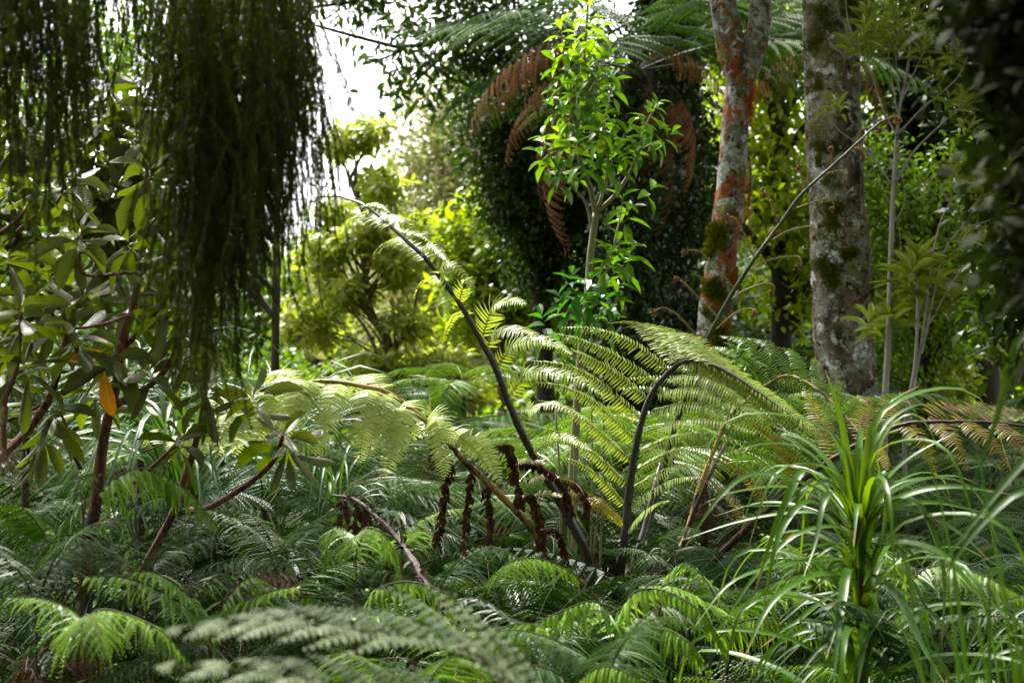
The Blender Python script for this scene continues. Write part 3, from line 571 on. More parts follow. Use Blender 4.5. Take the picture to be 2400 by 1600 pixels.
lib('under', 6, [M['fern_under'], M['rachis']], e0=.95, e1=-.35, npair=26, plen=.27, pw=.21, np2=11, start=.2, side_droop=.15, droop=.4, limp=.3)
lib('under_tooth', 5, [M['fern_under'], M['rachis']], e0=.95, e1=-.4, npair=26, plen=.22, pw=.15, kind='toothed', droop=.5, start=.2, side_droop=.2, limp=.35)
lib('bright_tooth', 4, [M['fern_under_light'], M['rachis']], e0=.75, e1=-.45, npair=26, plen=.21, pw=.16, kind='toothed', droop=.5, side_droop=.25, limp=.3, start=.12)
lib('bright', 4, [M['fern_under_light'], M['rachis']], e0=1.0, e1=-.8, npair=26, plen=.26, pw=.18, np2=12, side_droop=.15, limp=.25, start=.15)
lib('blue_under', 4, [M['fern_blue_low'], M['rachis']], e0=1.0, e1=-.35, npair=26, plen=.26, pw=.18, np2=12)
lib('dead_under', 3, [M['fern_dead'], M['stipe_brown']], e0=.6, e1=-1.4, npair=18, plen=.18, pw=.3, np2=8, limp=.9, droop=.6)

def place_frond(parent, key, rel, az, L, pitch=0, roll=0, name='frond'):
    me = random.choice(FB[key])
    Mx = Matrix.Translation(rel) @ Matrix.Rotation(az, 4, 'Z') @ Matrix.Rotation(-pitch, 4, 'Y') @ Matrix.Rotation(roll, 4, 'X') @ Matrix.Diagonal((L, L, L, 1))
    return link(name, me, parent, Mx)

def tree_fern(name, label, base, top, r, key, n, L, dead=0, deadL=1, az0=0, pitch=.1, deadkey='tree_rust'):
    root = empty(name, base, label, 'tree fern'); c = spline([tuple(base-Vector((0,0,.1))), tuple((base+top)/2+Vector((random.uniform(-.05,.05),0,0))), tuple(top)], 30)
    a = Acc(); tube(a, c, taper(r*1.25, r, 30), 16, bump=.35); m = 900   # old leaf bases
    t = np.random.rand(m); an = np.random.rand(m)*6.283; i = (t*29).astype(int); nn = np.stack([np.sin(an), -np.cos(an), 0*an], 1)
    LL = np.random.uniform(.03, .09, m); a.stamp(KITE, frames(c[i]+nn*r, nn+np.array([0,0,1.]), nn, LL, LL*.3, LL))
    link('trunk', a.build('trunk', M['dark_bark'], True, origin=base), root)
    rel = top-base
    for i in range(n):
        az = az0+i*2*math.pi/n+random.uniform(-.12, .12); place_frond(root, key, rel, az, L*random.uniform(.85, 1.1), pitch+random.uniform(-.12, .2), random.uniform(-.2, .2))
    for i in range(dead):
        az = random.uniform(0, 6.283); place_frond(root, deadkey, rel-Vector((0,0,.06)), az, deadL*random.uniform(.7, 1.1), random.uniform(-.2, .1), name='dead_frond')
    return root
tf = tree_fern('tall_tree_fern', 'tall tree fern with dark arching fronds and rusty dead ones above the bright sapling', G(1450,900,8.6), P(1490,170,8.6), .10, 'tree_dark', 17, 1.7, 0, az0=.2, pitch=-.02)
n = 9000; t = np.random.rand(n); an = np.random.rand(n)*6.283; ctf = np.array([list(tf.location.lerp(P(1490,210,8.6), u)) for u in np.linspace(0, 1, 40)]); nn = np.stack([np.sin(an), -np.cos(an), 0*an], 1)
offt = np.array([.04+.6*max(0, noise.noise(Vector((math.sin(a_)*1.3+5, math.cos(a_)*1.3, t_*6)))+.1) for a_, t_ in zip(an, t)])
pos = ctf[(t*39).astype(int)]+nn*(.10+offt*np.random.rand(n))[:, None]+np.random.normal(size=(n, 3))*.03
a = Acc(); LL = np.random.uniform(.025, .05, n); a.stamp(HEX, frames(pos, np.random.normal(size=(n,3))+np.array([0,0,-.8]), nn+np.random.normal(size=(n,3))*.35, LL, LL*.9, LL))
o = link('ivy', a.build('ivy', M['ivy'], origin=tf.location), tf); o['kind'] = 'stuff'
# placed rusty dead fronds: (base px, az, length, pitch)
for (x, y, d, az, L, pt) in [(1440,100,8.5,math.pi+.1,1.0,.25),(1440,80,8.5,math.pi-.3,.9,.35),(1450,110,8.5,-.35,.55,.35),(1500,160,8.5,-.9,.8,-.7),(1510,200,8.4,-1.3,.6,-.7),(1480,180,8.5,-.55,1.1,-.5),(1400,190,8.5,math.pi+.3,.95,-.3),(1560,200,8.4,-.7,.7,-.9),(1430,90,8.0,math.pi+.05,1.15,.2),(1440,120,8.1,math.pi-.15,1.0,.1),(1470,100,8.0,-.15,.8,.25),(1570,200,8.0,-.8,.7,-.5),(1380,200,8.1,math.pi+.2,1.1,-.6),(1740,300,8.0,-1.0,1.1,-1.1)]:
    place_frond(tf, 'tree_rust', P(x, y, d)-tf.location, az, L, pt, name='dead_frond')
tree_fern('tall_tree_fern', 'tree fern crown spreading dark fronds between the two lichen trunks', G(1965,900,9.5), P(1915,90,9.5), .08, 'tree_dark', 14, 1.6, 3, .8, pitch=-.05)

# ------------------------------------------------------------------ blue green ferns of the middle distance
mid_ferns = [(1010,1010,6.2,'tree_blue',1.0,'silvery blue green tree fern behind the drooping pale frond',10),
             (1130,1180,5.4,'tree_blue',.8,'blue green fern under the drooping pale frond',10),
             (870,1180,5.2,'tree_blue',.75,'dim blue green fern behind the fallen dead frond stem',9),
             (620,1200,5.0,'blue_under',.7,'blue green fern behind the crooked red rhododendron branch',9),
             (1790,900,8.0,'tree_blue',1.1,'blue green fern arching beside the base of the orange trunk',9),
             (2250,1225,5.6,'tree_blue',1.05,'blue green fern at the right behind the bronze frond',11),
             (2090,1215,6.4,'tree_blue',.9,'blue green fern behind the strap leaved plant',9),
             (2420,1120,6.6,'tree_blue',1.0,'blue green fern cut by the right edge of the view',9),
             (1380,1090,5.8,'tree_mid',.8,'green fern behind the sapling stems',9),
             (1650,1100,5.6,'tree_mid',.9,'green fern behind the upright black fern stem',9),
             (1850,1040,6.0,'tree_mid',.8,'light green fern fanned out in front of the thick trunk',10),
             (1085,900,6.8,'tree_mid',.55,'small feathery fern standing against the yellow green leaves',7),
             (330,1050,5.4,'under',.8,'green fern behind the red rhododendron trunk',9),
             (60,1010,5.6,'blue_under',.8,'blue green fern at the left edge behind the rhododendron',9),
             (2330,1010,7.6,'tree_blue',.95,'blue green fern low behind the bronze frond at the right',9),
             (2180,1000,8.2,'tree_mid',.8,'mid green fern right of the thick trunk base',9),
             (520,1030,6.4,'tree_mid',.8,'dim green fern behind the long leaved clump',9)]
for x, y, d, key, L, lb, n in mid_ferns:
    top = P(x, y, d); base = G(x, 900, d)
    root = empty('fern', base, lb, 'fern')
    if top.z-base.z > .2:
        a = Acc(); c = spline([tuple(base-Vector((0,0,.05))), tuple(top)], 14); tube(a, c, taper(.018, .014, 14), 7, bump=.5); link('trunk', a.build('trunk', M['dark_bark'], True, origin=base), root)
    for i in range(n):
        place_frond(root, key, top-base, i*2*math.pi/n+random.uniform(-.2,.2), L*random.uniform(.8,1.1), random.uniform(-.35,.15), random.uniform(-.2,.2))
    for i in range(5): place_frond(root, 'dead_under', (top-base)*.9, random.random()*6.28, .45*L, random.uniform(-1.1,-.5), 0, name='dead_frond')

# ------------------------------------------------------------------ hero fern fronds
def pinna_mesh(pts, w, n, mat, up=(0, -.5, 1), llen=None, droop=.16, rachr=.0016, fwd=.35, dark=None, skip=.03, tip=.5, rib_mi=1, origin=(0,0,0), gap=1.0, tilt=0.0, t2=.35):
    """one pinna along pts with n pairs of leaflets, total width w"""
    c = spline(pts, 40); T = tangents(c); a = Acc(); tube(a, c[::3], taper(rachr, rachr*.3, len(c[::3])), 4, mi=1)
    t = np.linspace(skip, .992, n); idx = t*39; i0 = idx.astype(int); i1 = np.minimum(i0+1, 39); fr = (idx-i0)[:, None]
    pos = c[i0]*(1-fr)+c[i1]*fr; tg = nrm(T[i0]*(1-fr)+T[i1]*fr); L = np.linalg.norm(np.diff(c, axis=0), axis=1).sum()
    upv = np.array(up, float); side = nrm(np.cross(upv, tg)); nor = nrm(np.cross(tg, side))
    prof = w*.5*np.minimum(1, .72+t*1.6)*np.clip((1-t)/.75, 0, 1)**tip+.001
    lw = L/n*1.0*gap*np.ones(n)*(.55+.45*np.clip((1-t)/.4, 0, 1))
    tp = leaf_tpl([(0, .5), (.4, .46), (.75, .3), (1, 0)], rib=False, droop=droop)
    for sg in (1, -1):
        kp = np.random.rand(n) > .045
        dd = side*sg+tg*(fwd+t[:, None]**2*t2)+np.random.normal(size=(n, 3))*.05-nor*tilt
        a.stamp(tp, frames(pos, dd, nor+np.random.normal(size=(n, 3))*.16, prof*np.random.uniform(.8, 1.08, n), lw*.95, prof)[kp], r=(np.random.rand(n)*.25)[kp])
    return a.build('pinna', mat, origin=origin)
def stipe(parent, pts, r0, r1, mat, n=50, name='frond', origin=(0,0,0), bump=.05):
    a = Acc(); c = spline(pts, n); c[1:-1] += np.random.normal(size=(n-2, 3))*r0*.035; tube(a, c, taper(r0, r1, n), 10, bump=bump)
    m = 260; t = np.random.rand(m)**1.8*.7; i = (t*(n-1)).astype(int); T = tangents(c)[i]; out = nrm(np.cross(T, np.random.normal(size=(m, 3)))); rr = (r0+(r1-r0)*t)[:, None]; LL = np.random.uniform(.004, .012, m)
    a.stamp(KITE, frames(c[i]+out*rr*.9, out*.5+T*np.random.uniform(-.8, .8, (m, 1)), out, LL, LL*.25, LL)); return link(name, a.build(name, mat, True, origin=origin), parent), c
def auto_pinnae(fr, c, org, t0, t1, n, side, lenf, dirf, w, mats, up, np_=22, arch=.08, alt=0, **kw):
    """pinnae on one side: dirf(s)->direction, lenf(s)->length, s 0..1 along the frond"""
    m = len(c)
    for k in range(n):
        s = (k+.5*alt)/(n-1) if n > 1 else 0; s = min(1, s); t = lerp(t0, t1, s); q = Vector(c[int(round(t*(m-1)))])
        L = lenf(s)*random.uniform(.93, 1.07); d = Vector(dirf(s)).normalized()+Vector((random.uniform(-.06,.06), random.uniform(-.06,.06), random.uniform(-.06,.06)))
        e = q+d*L; mid = q.lerp(e, .5)+Vector((0, 0, 1))*arch*L; e = e-Vector((0, 0, 1))*arch*L*.8
        link('pinna', pinna_mesh([q, mid, e], w*min(1, L/lenf(.3)*1.0+.15), max(8, int(np_*min(1, L/lenf(.3)+.1))), mats, up, origin=org, **kw), fr)

TB = G(1420, 1300, 4.5)
hero = empty('black_stemmed_tree_fern', TB, 'tree fern sending up black stems with pale arching fronds in mid picture', 'tree fern')
crownp = P(1420, 1340, 4.5)
a = Acc(); c = spline([tuple(TB-Vector((0,0,.1))), tuple(crownp)], 24); tube(a, c, taper(.13, .09, 24), 14, bump=.5)
m = 700; t = np.random.rand(m); an = np.random.rand(m)*6.283; i = (t*23).astype(int); nn = np.stack([np.sin(an), -np.cos(an), 0*an], 1); LL = np.random.uniform(.03, .1, m)
a.stamp(KITE, frames(c[i]+nn*.07, nn*.6+np.array([0,0,1.]), nn, LL, LL*.3, LL)); link('trunk', a.build('trunk', M['dark_bark'], True, origin=TB), hero)
def PZ(l): return [P(*q) for q in l]
# frond A : long black arching stem to the upper left
fA, cA = stipe(hero, PZ([(1395,1390,4.45),(1371,1290,4.4),(1341,1229,4.38),(1300,1150,4.36),(1259,1081,4.34),(1223,1014,4.3),(1188,933,4.28),(1162,861,4.26),(1132,805,4.25),(1076,709,4.25),(1019,633,4.25),(989,597,4.25),(933,546,4.3),(892,510,4.35),(851,480,4.4),(800,462,4.5),(735,462,4.6)]), .017, .0022, [M['stipe']], 90, origin=TB)
mA = [M['fern_light'], M['stipe']]
def hp(fr, pts, w, n, mats, up, **kw): link('pinna', pinna_mesh(PZ(pts), w, n, mats, up, origin=TB, **kw), fr)
upA = (.15, -.8, .55)
for pts, w, n in [
    ([(1213,990,4.3),(1245,962,4.25),(1300,950,4.15),(1380,985,4.05)], .075, 26),
    ([(1188,933,4.28),(1234,878,4.22),(1330,880,4.1),(1412,925,4.0)], .095, 34),
    ([(1162,861,4.26),(1200,812,4.2),(1280,798,4.1),(1340,830,4.0)], .09, 30),
    ([(1140,815,4.25),(1160,780,4.2),(1220,778,4.1),(1305,815,4.0)], .09, 28),
    ([(1129,790,4.25),(1152,726,4.2),(1190,706,4.12),(1232,712,4.05)], .11, 26),
    ([(1076,709,4.25),(1085,670,4.2),(1095,655,4.15),(1110,690,4.1)], .075, 18),
    ([(1045,665,4.25),(1030,640,4.2),(1060,622,4.15),(1112,672,4.1)], .065, 18),
    ([(985,597,4.25),(1000,580,4.22),(1030,590,4.18),(1055,622,4.1)], .05, 16),
    ([(935,546,4.3),(960,545,4.28),(985,550,4.2),(1010,572,4.15)], .045, 15),
    ([(890,510,4.35),(920,510,4.3),(950,520,4.25),(990,560,4.2)], .05, 16),
    ([(850,482,4.4),(870,478,4.35),(895,485,4.3),(920,505,4.25)], .04, 14)]:
    hp(fA, pts, w, n, mA, upA, gap=.6, fwd=.5)
for pts, w, n in [
    ([(1000,610,4.25),(960,575,4.35),(910,572,4.45),(875,605,4.5)], .085, 24),
    ([(960,570,4.28),(930,560,4.38),(890,578,4.5),(868,610,4.55)], .06, 20),
    ([(915,530,4.3),(870,512,4.42),(830,512,4.5),(795,540,4.6)], .085, 24),
    ([(870,492,4.4),(840,505,4.5),(810,520,4.6),(790,545,4.7)], .06, 18),
    ([(830,470,4.45),(800,468,4.5),(760,475,4.55),(725,492,4.6)], .075, 22),
    ([(790,460,4.5),(770,455,4.5),(735,465,4.5),(712,480,4.5)], .05, 18),
    ([(1040,660,4.25),(1010,650,4.5),(985,668,4.7),(970,700,4.8)], .07, 20),
    ([(1095,740,4.25),(1070,735,4.5),(1050,770,4.7),(1040,800,4.8)], .07, 20)]:
    hp(fA, pts, w, n, mA, (-.2, -.6, .8), gap=.6, fwd=.5)
hp(fA, [(1250,1062,4.3),(1290,1030,4.25),(1340,1030,4.2),(1385,1055,4.1)], .06, 22, mA, upA, gap=.6)

# frond B : pale drooping frond with hanging pinnae, toward the left
fB, cB = stipe(hero, PZ([(1400,1400,4.45),(1285,1300,4.3),(1234,1223,4.2),(1193,1180,4.15),(1147,1134,4.1),(1086,1078,4.02),(1045,1030,4.0),(985,975,3.95),(912,922,3.9),(850,905,3.88),(765,893,3.9),(700,900,3.9),(638,905,3.95),(541,950,4.0),(459,999,4.05),(382,1040,4.1),(330,1060,4.1)]), .013, .0025, [M['stipe_gold']], 90, origin=TB)
mB = [M['fern_pale'], M['stipe_brown']]
upB = (0, -1, .35)
for pts, w, n in [
    ([(1085,1062,4.0),(1110,1030,3.97),(1150,1075,3.93),(1172,1132,3.9)], .085, 24),
    ([(1045,1010,4.0),(1075,1020,3.92),(1120,1060,3.9),(1150,1108,3.88)], .08, 22),
    ([(1000,985,3.97),(1022,985,3.9),(1035,1050,3.86),(1042,1115,3.84)], .125, 30),
    ([(945,945,3.92),(950,962,3.85),(925,1040,3.8),(902,1112,3.8)], .135, 32),
    ([(905,920,3.9),(895,950,3.84),(875,1020,3.8),(862,1070,3.78)], .12, 30),
    ([(872,915,3.9),(862,930,3.82),(850,1010,3.78),(842,1082,3.78)], .135, 32),
    ([(800,902,3.88),(785,925,3.82),(760,990,3.78),(735,1062,3.78)], .14, 32),
    ([(745,897,3.9),(730,915,3.83),(700,960,3.8),(680,1000,3.8)], .13, 28),
    ([(715,900,3.9),(705,900,3.83),(685,960,3.78),(655,1040,3.76)], .14, 30),
    ([(655,905,3.95),(640,930,3.86),(615,990,3.82),(590,1050,3.8)], .12, 28),
    ([(610,918,3.96),(590,950,3.9),(565,1010,3.85),(548,1068,3.85)], .105, 26),
    ([(560,945,4.0),(540,975,3.94),(520,1020,3.9),(508,1070,3.9)], .095, 24),
    ([(510,972,4.02),(495,995,3.96),(480,1035,3.94),(472,1070,3.92)], .085, 22),
    ([(465,998,4.05),(450,1015,4.0),(440,1045,3.97),(430,1078,3.95)], .07, 20),
    ([(420,1022,4.08),(405,1040,4.04),(400,1060,4.02),(396,1080,4.0)], .055, 16)]:
    hp(fB, pts, w*.92, n, mB, upB, gap=.98, fwd=.2, t2=.2, tip=.45, droop=.3)
for k in range(5):   # far-side pinnae, seen along the top
    t = lerp(.45, .97, k/4); q = Vector(cB[int(t*89)]); s = 1-abs(t-.6)*1.3
    link('pinna', pinna_mesh([q, q+Vector((-.03-.02*s, .09*s+.03, .035)), q+Vector((-.07-.04*s, .2*s+.04, .0-.02))], .11*s+.03, 22, mB, (0, -.3, 1), origin=TB, gap=.7), fB)

# frond C : upright black stem arching to the right
fC, cC = stipe(hero, PZ([(1440,1420,4.45),(1456,1325,4.42),(1463,1259,4.4),(1471,1183,4.4),(1481,1106,4.38),(1494,1030,4.36),(1514,953,4.34),(1540,902,4.32),(1575,866,4.3),(1600,848,4.28),(1628,842,4.24),(1660,850,4.2),(1720,880,4.14),(1800,935,4.06),(1900,1010,3.98)]), .0165, .0025, [M['stipe']], 90, origin=TB)
mC = [M['fern_light'], M['rachis']]
upC = (0, -.75, .75)
for pts, w, n in [
    ([(1566,867,4.3),(1472,800,4.3),(1390,772,4.3),(1316,768,4.3)], .075, 36),
    ([(1540,901,4.32),(1440,834,4.3),(1350,795,4.28),(1276,780,4.26)], .08, 40),
    ([(1518,938,4.33),(1420,862,4.3),(1330,820,4.25),(1248,804,4.2)], .085, 42),
    ([(1503,982,4.34),(1400,895,4.3),(1330,858,4.25),(1245,846,4.2)], .08, 40),
    ([(1489,1032,4.36),(1400,950,4.3),(1330,910,4.25),(1254,896,4.2)], .08, 38),
    ([(1477,1078,4.38),(1387,998,4.3),(1320,955,4.25),(1262,938,4.2)], .075, 36),
    ([(1469,1132,4.4),(1377,1052,4.3),(1320,1018,4.25),(1268,1002,4.2)], .07, 34),
    ([(1464,1183,4.4),(1404,1118,4.35),(1355,1085,4.3),(1312,1072,4.28)], .06, 28),
    ([(1462,1225,4.4),(1430,1195,4.35),(1395,1172,4.3),(1368,1168,4.3)], .055, 20),
    ([(1591,849,4.28),(1560,812,4.4),(1535,795,4.5),(1500,790,4.6)], .09, 26),
    ([(1567,884,4.3),(1642,884,4.2),(1720,925,4.1),(1790,985,4.0)], .08, 40),
    ([(1540,921,4.32),(1625,914,4.2),(1720,950,4.1),(1822,1020,4.0)], .085, 44),
    ([(1525,962,4.34),(1625,948,4.2),(1710,975,4.1),(1800,1028,4.0)], .085, 42),
    ([(1508,1013,4.36),(1608,985,4.2),(1690,990,4.1),(1768,1015,4.0)], .08, 40),
    ([(1496,1057,4.38),(1574,1026,4.3),(1650,1018,4.2),(1720,1030,4.1)], .075, 36),
    ([(1489,1101,4.38),(1574,1060,4.3),(1650,1048,4.2),(1712,1060,4.1)], .07, 34),
    ([(1482,1142,4.4),(1560,1102,4.3),(1620,1085,4.2),(1683,1086,4.1)], .07, 32),
    ([(1478,1186,4.4),(1530,1148,4.3),(1590,1122,4.2),(1640,1118,4.1)], .075, 30),
    ([(1476,1235,4.4),(1510,1200,4.3),(1545,1178,4.2),(1570,1172,4.1)], .085, 26),
    ([(1592,852,4.28),(1660,862,4.22),(1740,905,4.14),(1830,985,4.06)], .08, 40),
    ([(1612,846,4.26),(1680,858,4.2),(1760,905,4.12),(1860,995,4.04)], .08, 40)]:
    hp(fC, pts, w, n, mC, upC, gap=.62, fwd=.25, tilt=.25)
for k in range(15):   # pinnae of the arched top: crowded, seen edge-on
    s = k/14; t = lerp(.66, .97, s); q = Vector(cC[int(t*89)]); L = lerp(.34, .10, s)
    for sg in (0, 1):
        d = Vector((.75, -.25, -.62)) if sg else Vector((-.35+.85*s, .75, .28-.55*s)); d.normalize()
        e = q+d*L; mid = q.lerp(e, .5)+Vector((0, 0, .10*L))
        link('pinna', pinna_mesh([q, mid, e], .075, int(lerp(34, 16, s)), mC, (0, -.5, 1), origin=TB, gap=.62), fC)
for k in range(6):    # the flat bright sprays above the bend, reaching left and back
    q = Vector(cC[int(lerp(.62, .74, k/5)*89)]); e = P(lerp(1425, 1600, k/5), lerp(757, 812, k/5), 4.75-.08*k)
    mid = q.lerp(e, .55)+Vector((0, 0, .05)); link('pinna', pinna_mesh([q, mid, e], .085, 34, mC, (0, -.35, 1), origin=TB, gap=.62), fC)

# frond D : unrolling coiled frond
fD, cD = stipe(hero, PZ([(1480,1400,4.55),(1500,1300,4.6),(1540,1160,4.65),(1570,1040,4.65),(1610,920,4.6),(1656,800,4.5),(1707,704,4.45),(1768,607,4.4),(1824,530,4.4),(1880,454,4.38),(1947,393,4.36),(2008,337,4.35),(2059,290,4.35),(2090,277,4.35)]), .0125, .003, [M['stipe_green']], 90, origin=TB)
def spiral(cn, r, a0, turns, d, ccw=1, n=16):
    return [P(cn[0]+r*(1-i/n*.75)*math.cos(a0+ccw*turns*6.283*i/n), cn[1]+r*(1-i/n*.75)*math.sin(a0+ccw*turns*6.283*i/n), d) for i in range(n+1)]
def crosier(fr, pts, d, curl=1, r=9, big=False):
    q = [P(x, y, d+dz) for x, y, dz in pts]; x, y, dz = pts[-1]
    # tip coil hangs off the last point
    dx, dy = pts[-1][0]-pts[-2][0], pts[-1][1]-pts[-2][1]; l = math.hypot(dx, dy); nx, ny = -dy/l*curl, dx/l*curl
    cn = (x+nx*r, y+ny*r); a0 = math.atan2(y-cn[1], x-cn[0]); sp = spiral(cn, r, a0, 1.4, d+dz, ccw=curl)
    c = np.vstack([spline(q, 30)[:-1], np.array([list(s) for s in sp])]); a = Acc(); rad = np.concatenate([taper(.0020, .0011, 29), taper(.0014, .0020, len(sp))])*(1.6 if big else 1)
    tube(a, c, rad, 6, bump=.3)
    n = 24; t = np.linspace(.12, .98, n); cc = c[:29]; i = (t*28).astype(int); T = tangents(cc)[i]
    for sg in (1, -1):
        sd = nrm(np.cross(np.array([0, -1., 0.]), T))*sg; LL = np.linspace(.008, .005, n)
        a.stamp(KITE, frames(cc[i], sd+T*.3+np.random.normal(size=(n, 3))*.15, np.random.normal(size=(n, 3))*.4+np.array([0, -1, 0]), LL, LL*.45, LL), mi=0)
        a.stamp(KITE, frames(cc[i]+(sd*LL[:, None]*.9), T+np.random.normal(size=(n, 3))*.6, (0, -1, .2), LL*.55, LL*.5, LL), mi=1)
    m = 60; k = np.random.randint(29, len(c), m); a.stamp(KITE, frames(c[k]+np.random.normal(size=(m, 3))*.002, np.random.normal(size=(m, 3)), np.random.normal(size=(m, 3)), np.full(m, .007), np.full(m, .005), np.full(m, .007)), mi=1)
    link('coiled_pinna', a.build('coiled_pinna', [M['crosier'], M['crosier_tip']], origin=TB), fr)
for pts, cu in [([(1684,745,0),(1640,700,-.03),(1590,650,-.06),(1610,658,-.06)][:3], -1), ([(1650,810,.05),(1600,750,0),(1560,722,-.05),(1532,728,-.08)], -1),
    ([(1720,675,.02),(1670,620,-.05),(1640,590,-.08),(1606,585,-.1)], -1), ([(1768,607,.0),(1750,560,-.05),(1725,515,-.08),(1708,508,-.1)], -1),
    ([(1824,530,0),(1812,480,-.03),(1795,447,-.05),(1785,440,-.06),(1784,456,-.06)], -1), ([(1883,454,0),(1878,415,-.02),(1872,385,-.04),(1868,378,-.05),(1866,392,-.05)], -1),
    ([(1947,393,0),(1948,370,-.02),(1950,345,-.04),(1947,345,-.05)], -1), ([(2008,337,0),(2014,312,0),(2022,302,0),(2026,308,0)], 1),
    ([(1717,700,0),(1745,680,-.04),(1790,664,-.06),(1812,668,-.08),(1814,685,-.08)], 1), ([(1755,633,0),(1800,610,-.04),(1860,600,-.06),(1876,606,-.08),(1878,622,-.08)], 1),
    ([(1812,560,0),(1850,540,-.03),(1900,530,-.05),(1912,540,-.06),(1914,556,-.06)], 1), ([(1868,487,0),(1900,475,-.03),(1940,464,-.05),(1952,472,-.06),(1954,490,-.06)], 1),
    ([(1925,410,0),(1950,403,-.03),(1972,400,-.05),(1983,412,-.06),(1984,428,-.06)], 1), ([(1995,350,0),(2010,346,-.02),(2025,358,-.03),(2028,370,-.03)], 1),
    ([(1680,770,0),(1720,735,-.04),(1755,722,-.06),(1770,730,-.08)], 1), ([(2035,305,0),(2050,300,0),(2062,301,0)], 1)]:
    crosier(fD, pts, 4.42, cu, 6)
crosier(fD, [(2080,280,0),(2092,274,0),(2104,276,0)], 4.35, 1, 9, True)

# frond E : low frond reaching right with bronze pinnae
fE, cE = stipe(hero, PZ([(1600,1400,4.4),(1705,1282,4.2),(1819,1178,4.05),(1906,1106,3.95),(1993,1050,3.9),(2044,1024,3.88),(2110,996,3.85),(2176,989,3.82),(2314,989,3.8),(2400,999,3.78),(2480,1020,3.76)]), .013, .003, [M['stipe_brown']], 80, origin=TB)
mE = [M['fern_bronze'], M['stipe_brown']]
for pts, w, n in [
    ([(1957,1074,3.93),(1930,1000,4.0),(1905,950,4.08),(1885,905,4.15)], .085, 26), ([(2023,1035,3.9),(2022,980,3.98),(2035,945,4.05),(2010,925,4.1)], .085, 26),
    ([(1870,1135,4.0),(1840,1060,4.0),(1800,1020,4.0),(1760,990,4.0)], .075, 26), ([(1800,1195,4.05),(1760,1130,4.0),(1710,1090,4.0),(1660,1072,4.0)], .06, 24),
    ([(1750,1240,4.15),(1720,1180,4.1),(1690,1150,4.05),(1650,1125,4.0)], .055, 22), ([(2090,1000,3.86),(2080,960,3.95),(2110,935,4.05),(2150,945,4.1)], .08, 24),
    ([(2050,1022,3.88),(2062,1060,3.8),(2075,1085,3.75),(2080,1100,3.72)], .06, 18), ([(2125,995,3.85),(2150,1020,3.78),(2175,1060,3.74),(2193,1105,3.7)], .075, 24),
    ([(2190,990,3.82),(2220,1015,3.76),(2250,1060,3.7),(2268,1100,3.7)], .075, 24), ([(2260,990,3.8),(2300,1020,3.72),(2340,1060,3.68),(2365,1110,3.65)], .075, 24),
    ([(2330,990,3.8),(2370,1020,3.72),(2410,1060,3.68),(2440,1110,3.65)], .075, 24), ([(2165,990,3.83),(2200,960,3.9),(2240,950,4.0),(2290,965,4.1)], .08, 26),
    ([(2240,989,3.82),(2280,958,3.9),(2330,955,4.0),(2380,975,4.1)], .08, 26), ([(2310,989,3.8),(2350,965,3.9),(2400,970,4.0),(2450,1000,4.1)], .08, 26)]:
    hp(fE, pts, w, n, mE, (0, -.8, .6), gap=.6, fwd=.35)

# frond G : yellow stemmed frond behind, fanned toward the thick trunk
fG, cG = stipe(hero, PZ([(1480,1400,4.7),(1590,1290,4.8),(1640,1140,4.9),(1703,989,4.9),(1750,940,4.85),(1800,900,4.8),(1850,880,4.7),(1920,915,4.6),(1990,985,4.5),(2050,1060,4.4)]), .011, .0025, [M['stipe_gold']], 80, origin=TB)
mG = [M['fern_mid'], M['rachis']]
auto_pinnae(fG, cG, TB, .42, .97, 14, 0, lambda s: lerp(.40, .10, s**1.3), lambda s: (-.75+1.1*s, .25, .30-.2*s), .075, mG, (0, -.7, .7), np_=34, arch=.10, gap=.62, alt=0)
auto_pinnae(fG, cG, TB, .40, .97, 14, 0, lambda s: lerp(.40, .10, s**1.3), lambda s: (.85-.15*s, -.15, -.30-.3*s), .075, mG, (0, -.7, .7), np_=34, arch=.10, gap=.62, alt=1)

# frond H : low right pinnae & short reddish stems
for pts, r, mt in [([(1590,1400,4.5),(1600,1290,4.5),(1622,1215,4.5),(1665,1110,4.5),(1700,1040,4.6)], .010, 'stipe_brown'), ([(1470,1400,4.5),(1490,1310,4.5),(1515,1225,4.55),(1535,1140,4.6),(1550,1080,4.7)], .015, 'stipe')]:
    f_, c_ = stipe(hero, PZ(pts), r, r*.5, [M[mt]], 30, origin=TB)

# dead hanging fronds of the tree fern
def dead_frond(parent, pts, w, n, mats=None, org=TB, r=.004, name='dead_frond', tw=.7, length=.013):
    c = spline(PZ(pts), 40); a = Acc(); tube(a, c, taper(r, r*.4, 40), 6, mi=1, bump=.3); T = tangents(c)
    m = int(n*3.2); i = np.random.randint(2, 40, m); out = nrm(np.random.normal(size=(m, 3))); out = out-T[i]*np.sum(out*T[i], 1)[:, None]
    pos = c[i]+out*w*.08*np.random.rand(m)[:, None]; dirs = out*.3+np.array([0, 0, -1.3])+np.random.normal(size=(m, 3))*.25; L = length*np.random.uniform(.5, 1.9, m)
    tp = leaf_tpl([(0, .3), (.4, .5), (.75, .3), (1, 0)], rib=True, fold=.9, droop=-.35); a.stamp(tp, frames(pos, dirs, out+.01, L, L*.15, L))
    return link(name, a.build(name, mats or [M['fern_dead'], M['stipe_brown']], origin=org), parent)
